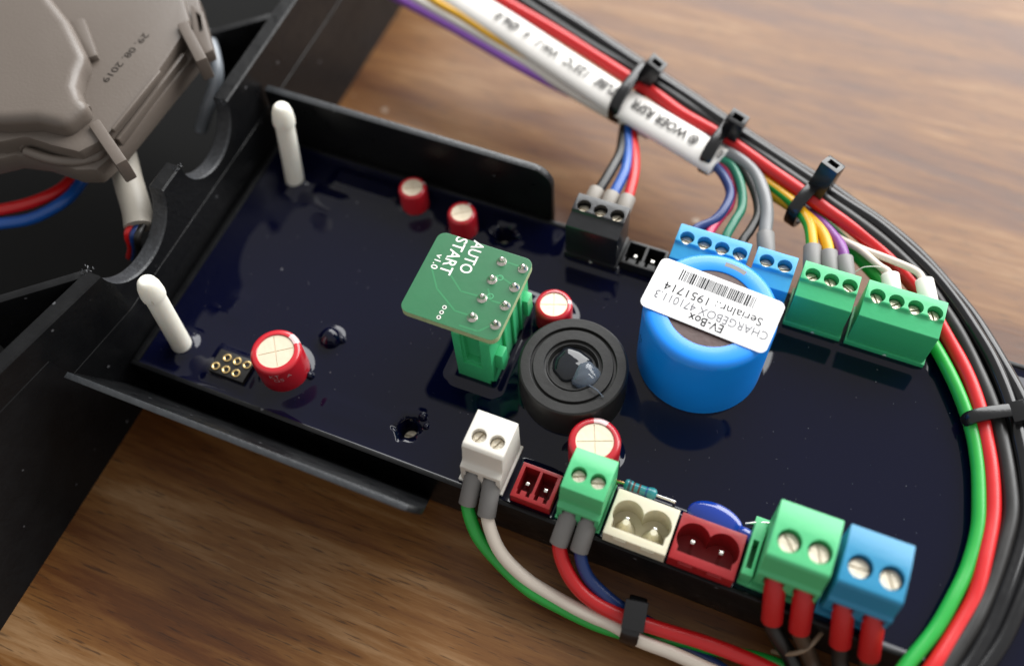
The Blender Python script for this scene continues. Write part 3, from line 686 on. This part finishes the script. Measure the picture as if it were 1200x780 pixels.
for zx, zy in ((757, 422), (688, 552)):
    p = onb(zx, zy); n = 16
    o1 = [b.verts.new((p.x+0.62*math.cos(k*6.2832/n), p.y+0.62*math.sin(k*6.2832/n), ZM+0.02)) for k in range(n)]; i1 = [b.verts.new((p.x+0.45*math.cos(k*6.2832/n), p.y+0.45*math.sin(k*6.2832/n), ZM+0.02)) for k in range(n)]
    for k in range(n): f = b.faces.new([o1[k], o1[(k+1) % n], i1[(k+1) % n], i1[k]]); f.material_index = 4
M['pcblight'] = mat('mask_ring', (0.06, 0.34, 0.15), 0.35)
for pts in (((587.7, 305), (612.5, 313.3)), ((576.3, 326.3), (584, 322), (602.7, 335.3)), ((564.7, 348), (540, 341), (528, 322), (530, 300)), ((553.3, 370.5), (533, 364), (512, 338), (505, 310)), ((591.7, 356.7), (575, 352), (572, 338)), ((580.3, 379.2), (560, 388), (538, 381))):
    w = [A(x, y, ZM) for x, y in pts]
    for a, c in zip(w, w[1:]):
        n = (c-a).cross(Vector((0, 0, 1))).normalized()*0.16
        f = b.faces.new([b.verts.new(q+Vector((0, 0, 0.012))) for q in (a-n, c-n, c+n, a+n)]); f.material_index = 5
M['pcbtrace'] = mat('masked_copper_trace', (0.024, 0.20, 0.075), 0.36)
board = finish(b, 'module_board', ['pcb', 'pcbedge', 'silk', 'dark', 'pcblight', 'pcbtrace'], mo, smooth=0)
PINPX = [(587.7, 305), (576.3, 326.3), (564.7, 348), (553.3, 370.5), (612.5, 313.3), (602.7, 335.3), (591.7, 356.7), (580.3, 379.2)]
pp = [A(x, y, ZM+0.4) for x, y in PINPX]
for k, p in enumerate(pp):
    rr = random.Random(k)
    t = lathe([(1.02, 0), (0.92, 0.14), (0.66, 0.36), (0.5, 0.7), (0.42, 1.05), (0.26, 1.25), (0, 1.3)], (p.x, p.y, ZM-0.01), 20)
    for v in t.verts:
        if v.co.z > ZM+0.5: v.co.x += rr.uniform(-0.06, 0.06)+0.05; v.co.y += rr.uniform(-0.06, 0.06)
    finish(t, 'solder_joint', 'solder', mo, smooth=60)
sx0, sx1 = -50.3, -42.7; sy0, sy1 = 74.0, my1-0.8
b = box(sx0, sx1, sy0, sy1, -0.6, ZM-1.5, bev=0.2)
b = cut(b, box(sx0+1.6, sx1-2.0, sy0-1, sy0+0.5, 6.0, ZM+1)); b = cut(b, box(sx0+2.1, sx1-2.5, sy0-1, sy0+1.6, 7.0, ZM+1))
b = cut(b, box(sx1-0.8, sx1+1, sy0-1, sy0+0.9, -2, 2.0))
sh = finish(b, 'connector_shell', 'dgreen', mo, label='tall green connector shell under the module board')
for y in (75.6, 88.2):
    t = prism([(y, 10.2), (y+2.4, 10.2), (y+2.4, 5.0), (y+1.8, 4.2), (y+0.6, 4.2), (y, 5.0)], sx1-0.1, sx1+1.5, bev=0.25); finish(t, 'latch', 'dgreen', sh)
for y in (79.5, 83.5, 87.0):
    finish(box(sx1-0.05, sx1+0.5, y, y+1.0, 1.0, ZM-1.6, bev=0.15), 'guide_rib', 'dgreen', sh)

# ------------------------------------------------------------------ wires
WZ = 8.0
def wire(name, pts, r, m, label, ferrule=None, fm='ferrule', fr=1.6, cat='wire', n=14, group=None, stripe=None, taper=None):
    mats = m if isinstance(m, list) else [m]
    if ferrule is None:
        return finish(tube(pts, r, n, stripe=stripe, taper=taper), name, mats, origin=pts[0], label=label, cat=cat, group=group)
    th = thing(name, label, cat, ferrule[0], group)
    finish(tube(pts, r, n, stripe=stripe), 'insulation', mats, th)
    f0, f1 = Vector(ferrule[0]), Vector(ferrule[1]); ax = f1-f0; ln = ax.length
    finish(lathe([(0, 0), (fr*0.72, 0), (fr*0.85, 0.5), (fr, 1.4), (fr, ln-0.1), (fr*0.97, ln), (r*0.9, ln), (r*0.9, ln-0.8)], f0, 28, axis=ax), 'ferrule', fm, th)
    return th
wj = random.Random(4)
def track(lst): return [A(x, y, z)+Vector((wj.uniform(-0.16, 0.16), wj.uniform(-0.16, 0.16), wj.uniform(-0.12, 0.12))) for x, y, z in lst]
# trunk along the board edge
red = [(560, -18, 8), (588, 0, 8), (650, 38, 8), (700, 68, 8), (737, 91, 8.2), (767, 112, 8.2), (800, 134, 8.2), (837, 156, 8), (867, 174, 8), (900, 197, 8), (937, 223, 8), (967, 245, 7.6), (1000, 269, 7), (1033, 296, 6), (1060, 322, 4.5), (1090, 360, 3), (1111, 395, 2.2), (1133, 438, 2), (1146, 475, 2), (1156, 515, 2), (1162, 555, 2), (1163, 603, 2), (1155, 653, 2), (1143, 697, 2), (1123, 737, 2), (1098, 775, 2), (1080, 800, 2)]
wire('wire', track(red), 1.45, 'w_red', 'thick red wire running the whole length of the cable bundle')
blk = [(578, -18, 8), (610, 3, 8), (663, 36, 8), (705, 62, 8), (747, 86, 8), (800, 121, 8), (840, 147, 8), (883, 177, 8), (933, 211, 8), (980, 243, 7.6), (1020, 273, 7), (1053, 301, 5.6), (1083, 333, 4.2), (1107, 365, 3), (1122, 390, 2.4), (1140, 425, 2), (1160, 468, 2), (1173, 512, 2), (1182, 560, 2), (1183, 600, 2), (1175, 640, 2), (1160, 688, 2), (1140, 730, 2), (1115, 772, 2), (1098, 800, 2)]
wire('wire', track(blk), 1.5, 'w_black', 'matt black wire lying directly beside the long red wire')
blk2 = [(598, -18, 8.6), (630, 3, 8.6), (683, 36, 8.6), (740, 73, 8.6), (800, 112, 8.6), (850, 146, 8.6), (900, 180, 8.4), (953, 214, 8), (987, 237, 7.6), (1027, 264, 6.6), (1063, 294, 5.2), (1093, 324, 4), (1120, 356, 2.6), (1138, 382, 2.2), (1160, 420, 2), (1179, 463, 2), (1193, 510, 2), (1202, 556, 2), (1203, 600, 2), (1196, 640, 2), (1180, 690, 2), (1160, 735, 2), (1136, 775, 2), (1118, 800, 2)]
wire('wire', track(blk2), 1.5, 'w_gloss', 'shiny black wire on the outer side of the cable bundle')
blk3 = [(612, -18, 5.4), (643, 5, 5.4), (690, 36, 5.4), (746, 73, 5.4), (806, 112, 5.4), (856, 146, 5.4), (906, 180, 5.4), (960, 214, 5), (996, 238, 4.4), (1036, 266, 3.6), (1074, 298, 2.6), (1108, 334, 1), (1140, 374, 0), (1168, 415, 1.0), (1196, 470, 1.9), (1212, 520, 2), (1222, 570, 2), (1222, 620, 2), (1212, 660, 2), (1196, 705, 2), (1172, 752, 2), (1140, 800, 2)]
wire('wire', track(blk3), 1.5, 'w_gloss', 'second black wire tucked under the outer edge of the bundle')
grn = [(950, 247, 3.5), (985, 280, 3.2), (1015, 312, 2.8), (1045, 345, 2.2), (1075, 378, 1.9), (1097, 408, 1.8), (1120, 453, 1.8), (1137, 500, 1.8), (1145, 543, 1.8), (1148.5, 585, 1.8), (1145, 622, 1.8), (1133, 664, 1.8), (1117, 703, 1.8), (1093, 740, 1.8), (1065, 777, 1.8), (1045, 802, 1.8)]
wire('wire', track(grn), 1.25, 'w_green', 'bright green wire curving round the board end inside the red wire')
# printed shrink tube
slv = [(503, -28, 7.6), (548, 3, 7.6), (598, 35, 7.6), (661, 76, 7.6), (716, 111, 7.8), (769, 144.5, 7.8), (816.5, 174, 7.8), (843, 190.5, 7.8)]
sp = track(slv)
st = thing('shrink_tube', 'flat white printed shrink tube wrapped round wires above the plugs', 'shrink tube', sp[0])
SR, SU = 4.0, 1.8
tb = tube(sp, SR, 72, r2=SU, per=30)
finish(tb, 'tube_body', 'sleeve', st)
curve = spline(sp, 30); cl = [0]
for a, b in zip(curve, curve[1:]): cl.append(cl[-1]+(b-a).length)
def near(px, py):
    p = A(px, py, 9); return min(range(len(curve)), key=lambda k: (curve[k].xy-p.xy).length)
def onsleeve(s0, sgn=-1):
    def f(a, b):
        s = s0-a; k = min(max(np.searchsorted(cl, s), 1), len(cl)-1); tt = (s-cl[k-1])/(cl[k]-cl[k-1])
        p = curve[k-1].lerp(curve[k], tt); d = (curve[k]-curve[k-1]).normalized(); sd = d.cross(Vector((0, 0, 1))).normalized()
        y = b-1.2; y = y+0.0
        w = -y   # letters stand upside down as seen from the board: up points away from the table side
        zz = SU*math.sqrt(max(0, 1-(y/SR)**2))
        return p+sd*y+Vector((0, 0, zz+0.32))
    return f
tb = bmesh.new()
for s, a, b, h in (('® WOER RSFR', (815, 172), (741, 124), 2.45), ('TUBE', (722, 112), (698, 97), 2.45), ('125°C', (688, 91), (660, 73), 2.45), ('VW-1', (652, 68), (628, 53), 2.45), ('H', (618, 46), (613, 43), 2.45), ('Ø6.0', (606, 38), (580, 22), 2.45), ('RU', (843, 190), (838, 187), 2.2)):
    k0, k1 = near(*a), near(*b)
    lettering(s, (0, 0, 0), (1, 0, 0), (0, 1, 0), h, tb, 0, width=max(0.9, cl[k0]-cl[k1]), bold=0.018, mapper=onsleeve(cl[k0]))
finish(tb, 'printed_marking', 'sleeveink', st, smooth=0)
# thin wires that leave the tube at the top
wire('wire', track([(436, -18, 5), (474, 2, 5), (529, 31, 5), (579, 59, 5), (622, 84, 5), (668, 108, 4.6)]), 1.25, 'w_lilac', 'lilac wire at the lower edge of the shrink tube')
wire('wire', track([(462, -16, 6), (496, 4, 6), (555, 37, 6), (605, 67, 5.8), (662, 103, 5.6), (708, 131, 5.4), (760, 158, 5.2)]), 1.2, 'w_white', 'pale white wire between the lilac wire and the shrink tube')
wire('wire', track([(484, -18, 7.2), (511, 3, 7.2), (541, 20, 7.2), (576, 42, 7), (613, 66, 6.4), (658, 90, 5.6)]), 1.0, 'w_yellow', 'yellow wire peeking out under the shrink tube')
wire('wire', track([(470, -24, 7), (500, -8, 7), (524, 6, 7), (560, 27, 6.8), (600, 52, 6.4)]), 0.8, 'w_blue', 'thin blue wire beside the top of the shrink tube')
# black three way plug
def bexit(x, z=8.2): return Vector((x, 114.2, z))
for x, m, c, fe, tr in ((-38.7, 'w_black', 'black', (698.5, 225), [(704, 219, 8.6), (717, 200, 8), (727, 178, 6.6), (731, 150, 5), (737, 130, 4.2), (760, 135, 4)]),
                        (-35.2, 'w_blue', 'blue', (717, 230), [(722, 222, 8.6), (732, 200, 8), (737, 176, 6.6), (737, 150, 5), (743, 132, 4.2), (768, 140, 4)]),
                        (-31.8, 'w_red', 'red', (735, 234), [(738, 226, 8.6), (742.5, 203, 8), (743.5, 180, 6.6), (741, 155, 5), (747, 138, 4.2), (772, 146, 4)])):
    f1 = A(*fe, 8.6); f0 = bexit(x)
    wire('wire', [f0*0.4+f1*0.6]+track(tr), 1.12, m, c+' wire from the black three way plug up behind the shrink tube', (f0, f1+(f1-f0).normalized()*0.6), 'ferruletan', 1.62)
# blue four way plug
for x, m, c, tr in ((-17.3, 'w_navy', 'navy blue', [(817, 268, 8.6), (835, 258, 8.6), (849, 246, 8.4), (855, 227, 8.2), (850, 210, 8), (838, 194, 7.6), (815, 178, 7.4)]),
                    (-13.8, 'w_pink', 'crimson', [(832, 272, 8), (846, 254, 7.6), (855, 240, 7.2), (859, 220, 7), (852, 200, 7), (838, 190, 7), (815, 175, 7)]),
                    (-10.4, 'w_teal', 'teal green', [(850, 277, 8.6), (861, 261, 8.6), (869, 243, 8.4), (869, 218, 8.2), (858, 196, 8), (840, 186, 7.6), (815, 171, 7.4)]),
                    (-6.9, 'w_black', 'thin black', [(870, 284, 8.6), (880, 268, 8.4), (888, 250, 8.2), (884, 224, 7.8), (868, 194, 7.6), (845, 182, 7.2), (815, 166, 7)])):
    wire('wire', [bexit(x, 8.4)]+track(tr), 0.95, m, c+' wire looping from the blue four way plug into the shrink tube')
f0 = bexit(-1.5, 8.4); f1 = A(897, 274, 8.8)
wire('wire', [f0*0.4+f1*0.6]+track([(897, 272, 8.8), (899, 250, 8.8), (896, 227, 8.6), (886, 206, 8.2), (870, 190, 8), (845, 176, 7.8), (820, 162, 7.6)]), 1.35, 'w_grey', 'thick grey wire rising from the blue two way plug into the bundle', (f0, f1), 'ferrule', 1.75)
# green three way plug
for x, m, c, fe, tr, stp in ((7.4, ['w_yellow', 'w_green'], 'green and yellow striped', (952, 289), [(951, 280, 8.8), (947, 261, 8.4), (934, 241, 7.6), (915, 226, 6.8), (890, 208, 6.4), (860, 188, 6)], (0.30, 0.72)),
                             (10.9, ['w_yellow'], 'yellow', (971, 295.5), [(970, 288, 8.6), (961, 270, 8), (944, 252, 7), (920, 238, 6), (890, 218, 5.4), (860, 196, 5)], None),
                             (14.35, ['w_violet'], 'violet', (989, 302), [(987, 294, 8.6), (978, 279, 7.8), (962, 262, 6.6), (940, 246, 5.6), (900, 218, 5), (870, 197, 5)], None)):
    f1 = A(*fe, 8.8); f0 = bexit(x)
    wire('wire', [f0*0.4+f1*0.6]+track(tr), 1.2, m, c+' wire from the green three way plug into the cable bundle', (f0, f1), 'ferrule', 1.72, stripe=stp)
# green four way plug
for x, fe, tr, k in ((23.1, (1043, 322), [(1041, 320, 8.6), (1031, 311, 8.2), (1008, 293, 7.2), (985, 281, 6.2), (955, 262, 5.4), (930, 244, 5)], 'inner'),
                     (30.1, (1083, 328.5), [(1081, 326, 8.8), (1072, 317, 8.6), (1040, 303, 8.2), (1008, 290, 7), (980, 276, 6), (950, 255, 5.4)], 'outer')):
    f1 = A(*fe, 8.8); f0 = bexit(x)
    wire('wire', [f0*0.4+f1*0.6]+track(tr), 0.72, 'w_cream', 'thin %s off-white wire with white ferrule at the green four way plug' % k, (f0, f1), 'ferrulewhite', 1.7)
wire('wire', track([(1000, 320, 8.5), (1012, 314, 10), (1025, 312, 10.2), (1032, 313, 9)]), 0.09, 'w_white', 'hair thin stray fibre between the green plugs', cat='fibre')
# front wires
def fexit(x, y=56.4, z=3.2): return Vector((x, y, z))
F = (('green', 'w_green', -38.75, (548, 590, -1.5), [(548, 593, -2), (560, 627, -5), (587, 661, -8), (620, 690, -9), (655, 711, -9.5), (700, 731, -10.5), (745, 744, -11), (800, 752, -10.6), (850, 763, -10), (900, 775, -10), (940, 790, -10)], 'white plug', 1.25),
     ('cream white', 'w_cream', -35.25, (570, 604, -1.5), [(571, 607, -2), (586, 645, -5), (617, 677, -7.6), (653, 700, -8.2), (690, 720, -8.6), (720, 733, -9), (750, 749, -9.5), (788, 765, -9.5), (830, 783, -9.5), (860, 795, -9.5)], 'white plug', 1.25),
     ('red', 'w_red', -19.8, (654.5, 637, -1.5), [(655, 641, -2), (666, 673, -4.5), (690, 699, -6.5), (728, 720, -7.5), (775, 737, -8), (825, 753, -8), (875, 772, -8), (920, 792, -8)], 'light green plug', 1.35),
     ('dark blue', 'w_navy', -16.3, (678.5, 645, -1.5), [(679, 649, -2), (688, 674, -4.5), (708, 696, -6.5), (730, 712, -8.2), (765, 733, -10.5), (800, 757, -11), (835, 777, -11), (865, 797, -11)], 'light green plug', 1.15))
for c, m, x, fe, tr, w, r in F:
    f0 = fexit(x, 56.0, 3.0); f1 = A(*fe)
    wire('wire', [f0*0.45+f1*0.55]+track(tr), r, m, c+' wire drooping from the '+w+' over the table', (f0, f1), 'ferrule', 1.72)
# ferrules and dark wires of the big plugs
for k, (x, f1, tr, m, c) in enumerate(((16.3, (904.5, 727, -2.0), [(905, 730, -2.4), (912, 748, -5), (925, 768, -8), (940, 800, -10)], 'w_black', 'black'), (21.3, (936.5, 738, -2.0), [(937, 741, -2.4), (943, 757, -5), (950, 775, -8), (960, 802, -10)], 'w_brown', 'brown'),
                                       (27.8, (984.5, 754, -2.0), [(984, 757, -2.4), (985, 775, -5), (990, 800, -8), (995, 820, -10)], 'w_black', 'black'), (32.8, (1018, 769, -2.0), [(1018, 772, -2.4), (1020, 790, -5), (1024, 815, -8), (1030, 830, -10)], 'w_brown', 'brown'))):
    f0 = Vector((x, 56.6, 6.0)); f1 = A(*f1)
    wire('wire', [f0*0.45+f1*0.55]+track(tr), 1.45, m, c+' wire with long red ferrule from the big '+('green' if k < 2 else 'blue')+' plug', (f0, f1), 'ferrulered', 1.85)
wire('wire', track([(905, 762, -9), (925, 766, -6), (945, 760, -4), (962, 742, -3.5), (972, 726, -4)]), 0.45, 'w_tan', 'thin tan strand looped round the dark wires')

# ------------------------------------------------------------------ cable ties
def cable_tie(label, pa, pb, z, b_, head_at, head_px, zh, w=1.25, ori=None, hs_=1.0):
    a, c = A(*pa, z), A(*pb, z); cen = (a+c)/2; S = (c-a); half = S.length/2; S.normalize(); T = Vector((-S.y, S.x, 0)); N = Vector((0, 0, 1))
    th = thing('cable_tie', label, 'cable tie', cen, 'black cable ties on the wire bundles')
    t = bmesh.new(); n = 48; rings = []
    for k in range(n):
        an = 2*math.pi*k/n; ca, sa = math.cos(an), math.sin(an)
        e = 3.0; cx = math.copysign(abs(ca)**(2/e), ca); sx = math.copysign(abs(sa)**(2/e), sa)
        q = cen+S*(half*cx)+N*(b_*sx); o = (S*ca+N*sa)
        rings.append([t.verts.new(q+T*w*s+o*d) for s, d in ((-1, 0), (-1, 0.75), (-0.8, 0.95), (0.8, 0.95), (1, 0.75), (1, 0))])
    for k in range(n):
        a_, b2 = rings[k], rings[(k+1) % n]
        for i in range(6): t.faces.new([a_[i], a_[(i+1) % 6], b2[(i+1) % 6], b2[i]])
    bmesh.ops.recalc_face_normals(t, faces=t.faces); finish(t, 'strap', 'tie', th)
    h0 = A(*head_at, zh[0]); h1 = A(*head_px, zh[1]); ax = (h1-h0); ln = ax.length; ax.normalize()
    t = box(-2.0*hs_, 2.0*hs_, -1.7*hs_, 1.7*hs_, 0, ln, bev=0.3); t = cut(t, box(-1.1*hs_, 1.1*hs_, -0.75*hs_, 0.75*hs_, ln-1.8, ln+2))
    sd = T-ax*T.dot(ax); sd.normalize(); up = ax.cross(sd)
    mtx = Matrix(((sd.x, up.x, ax.x, h0.x), (sd.y, up.y, ax.y, h0.y), (sd.z, up.z, ax.z, h0.z), (0, 0, 0, 1)))
    t.transform(mtx); finish(t, 'head', 'tie', th)
    t = box(-0.95*hs_, 0.95*hs_, -0.4*hs_, 0.5*hs_, 0.5, ln-0.9, bev=0.1); t.transform(mtx); finish(t, 'tail', 'tie', th)
cable_tie('black cable tie round the printed tube above the black plug', (720, 133), (760, 84), 7.4, 3.6, (757, 93), (770, 74), (9.5, 15.5))
cable_tie('black cable tie at the open end of the printed tube', (826, 193), (864, 142), 7.4, 3.6, (856, 156), (865, 138), (9.8, 15.5))
cable_tie('black cable tie with bright rimmed head round the bundle above the green plugs', (928, 253), (974, 206), 6.6, 3.6, (957, 224), (977, 192), (9.0, 16.5))
cable_tie('black cable tie round the bundle at the curved board end', (1134, 493), (1206, 484), 2.0, 2.2, (1186, 486), (1204, 482), (3.6, 4.8))
cable_tie('black cable tie bunching the four wires hanging over the table', (737, 747), (747, 706), -8.6, 3.2, (741, 738), (747, 703), (-4.8, -3.2), w=1.6)

# ------------------------------------------------------------------ taupe cover and things in the open compartment
cv = thing('moulded_cover', 'taupe moulded plastic cover with raised box, clips and printed date in the housing', 'cover', A(60, 80, 8))
def poly(pxs, z): return [(lambda p: (p.x, p.y))(A(x, y, z)) for x, y in pxs]
ZC = 25.0
skirt = poly([(-120, -90), (200, -60), (226, -10), (241, 18), (251, 60), (246, 72), (150, 192), (124, 216), (100, 216), (62, 203), (30, 199), (0, 206), (-60, 202), (-120, 180)], 20.5)
finish(prism(skirt, 20.5, ZC, axis='z', bev=0.9), 'skirt', 'beige', cv)
plate = poly([(-120, -90), (190, -60), (212, -10), (222, 22), (214, 40), (196, 68), (185, 84), (129, 154), (112, 168), (92, 178), (60, 170), (30, 160), (0, 166), (-60, 160), (-120, 140)], ZC+3.5)
finish(prism(plate, ZC-1, ZC+3.5, axis='z', bev=0.8), 'top_plate', 'beige', cv)
raised = poly([(-140, -110), (30, -60), (56, -8), (80, 22), (101, 64), (93, 80), (89, 98), (94, 112), (104, 120), (72, 146), (40, 138), (0, 140), (-60, 134), (-140, 110)], ZC+7.5)
t = prism(raised, ZC+2, ZC+7.5, axis='z', bev=0)
bevel(t, 2.6, 5); finish(t, 'raised_box', 'beige', cv, smooth=50)
d0, d1 = A(172, 40, ZC+3.5), A(122, 96, ZC+3.5)
fl = poly([(80, 24), (98, 20), (114, 64), (103, 68)], ZC+5)
finish(prism(fl, ZC+3, ZC+5.0, axis='z', bev=0.6), 'gusset', 'beige', cv)
pt = bmesh.new(); dx = (d1-d0).normalized(); dy = Vector((0, 0, 1)).cross(dx)
lettering('29. 08. 2019', d0-dy*0.7+Vector((0, 0, 0.02)), dx, dy, 1.5, pt, 0, width=(d1-d0).length, lift=0.05)
finish(pt, 'printed_date', 'beigeink', cv, smooth=0)
def bar(pa, pb, z0, z1, w, name):
    a, c = A(*pa, z1), A(*pb, z1); d = (c-a).normalized(); n = Vector((-d.y, d.x, 0))*w/2
    t = prism([(a+n).xy[:], (c+n).xy[:], (c-n).xy[:], (a-n).xy[:]], z0, z1, axis='z', bev=0.35); finish(t, name, 'beige', cv)
bar((215, 62), (137, 163), ZC-0.5, ZC+1.6, 1.0, 'lip')
bar((187, 82), (131, 151), ZC+3, ZC+4.2, 0.8, 'lip')
bar((213, 26), (236, 70), ZC-1, ZC+4.5, 2.3, 'clip')
bar((109, 142), (142, 190), ZC-1, ZC+4.5, 2.3, 'clip')
bar((72, 146), (104, 122), ZC+3, ZC+4.6, 1.0, 'lip')
t = prism(poly([(222, 4), (238, 14), (250, 58), (238, 64), (226, 42)], ZC+2), ZC-1, ZC+2, axis='z', bev=0.5)
t = cut(t, prism(poly([(229, 14), (235, 18), (238, 36), (233, 38)], ZC+2), ZC-4, ZC+6, axis='z', bev=0)); finish(t, 'loop', 'beige', cv)
finish(tube(track([(30, 178, ZC+0.3), (60, 186, ZC+0.3), (90, 190, ZC+0.3), (112, 184, ZC+0.3), (124, 174, ZC+0.3)]), 1.0, 12), 'lip', 'beige', cv)
finish(tube(track([(-30, 162, ZC+0.4), (0, 160, ZC+0.4), (24, 168, ZC+0.4), (30, 176, ZC+0.3)]), 1.0, 12), 'lip', 'beige', cv)
# white cable jacket, hose and wires below the cover
wp = track([(136, 160, 17), (142, 180, 16.5), (150, 212, 16), (160, 245, 15), (164, 266, 14)])
ck = thing('jacketed_cable', 'off-white cable jacket ending with bare coloured wires beside the wall notch', 'cable', wp[0])
b = tube(wp, 2.9, 24); finish(b, 'jacket', 'jacket', ck)
for dx_, m in ((-1.0, 'w_red'), (0.8, 'w_black'), (0.0, 'w_navy')):
    finish(tube([wp[-1]+Vector((dx_, 0.5, 0.4)), wp[-1]+Vector((dx_*1.3, -2.2, 0)), wp[-1]+Vector((dx_*1.0-1.5, -2.6, -5)), wp[-1]+Vector((dx_-5, -2.0, -11))], 0.75, 10), 'core', m, ck)
wire('hose', track([(244, 40, 20), (251, 66, 19), (253, 90, 17), (249, 112, 14), (243, 128, 11), (236, 150, 5)]), 1.5, 'tube', 'milky translucent hose bending down beside the taupe cover', cat='hose')
wire('wire', track([(-40, 252, 12), (0, 246, 12), (40, 236, 12), (75, 219, 11), (95, 195, 10), (110, 170, 10)]), 1.25, 'w_red', 'red wire passing under the taupe cover')
wire('wire', track([(-40, 266, 11), (0, 262, 11), (40, 254, 11), (78, 234, 11), (98, 208, 10), (116, 180, 9)]), 1.25, 'w_blue', 'glossy blue wire passing under the taupe cover')

# ------------------------------------------------------------------ dust lying on the resin
bm = bmesh.new(); rd = random.Random(21)
for k in range(260):
    x, y = rd.uniform(-109, 60), rd.uniform(56, 111); r = rd.uniform(0.03, 0.09)*(2.0 if rd.random() < 0.06 else 1)
    if math.hypot(x-BLUE[0], y-BLUE[1]) < 14 or math.hypot(x-BUZ[0], y-BUZ[1]) < 12: continue
    i_, j_ = int((x-X[0])/0.42), int((y-Y[0])/0.42); z = H[i_, j_]-0.25
    a = rd.uniform(0, 6.28); st_ = rd.uniform(1, 3.2)
    q = [bm.verts.new((x+r*st_*math.cos(a), y+r*st_*math.sin(a), z)), bm.verts.new((x-r*math.sin(a), y+r*math.cos(a), z)), bm.verts.new((x+r*math.sin(a), y-r*math.cos(a), z)), bm.verts.new((x, y, z+r*1.3))]
    for f in ((0, 1, 2), (0, 3, 1), (1, 3, 2), (2, 3, 0)): bm.faces.new([q[i] for i in f])
M['dust'] = mat('pale_dust', (0.32, 0.32, 0.34), 0.8)
finish(bm, 'dust', 'dust', label='pale dust specks scattered over the glossy resin', cat='dust', kind='stuff', origin=(-20, 83, 0), smooth=0)
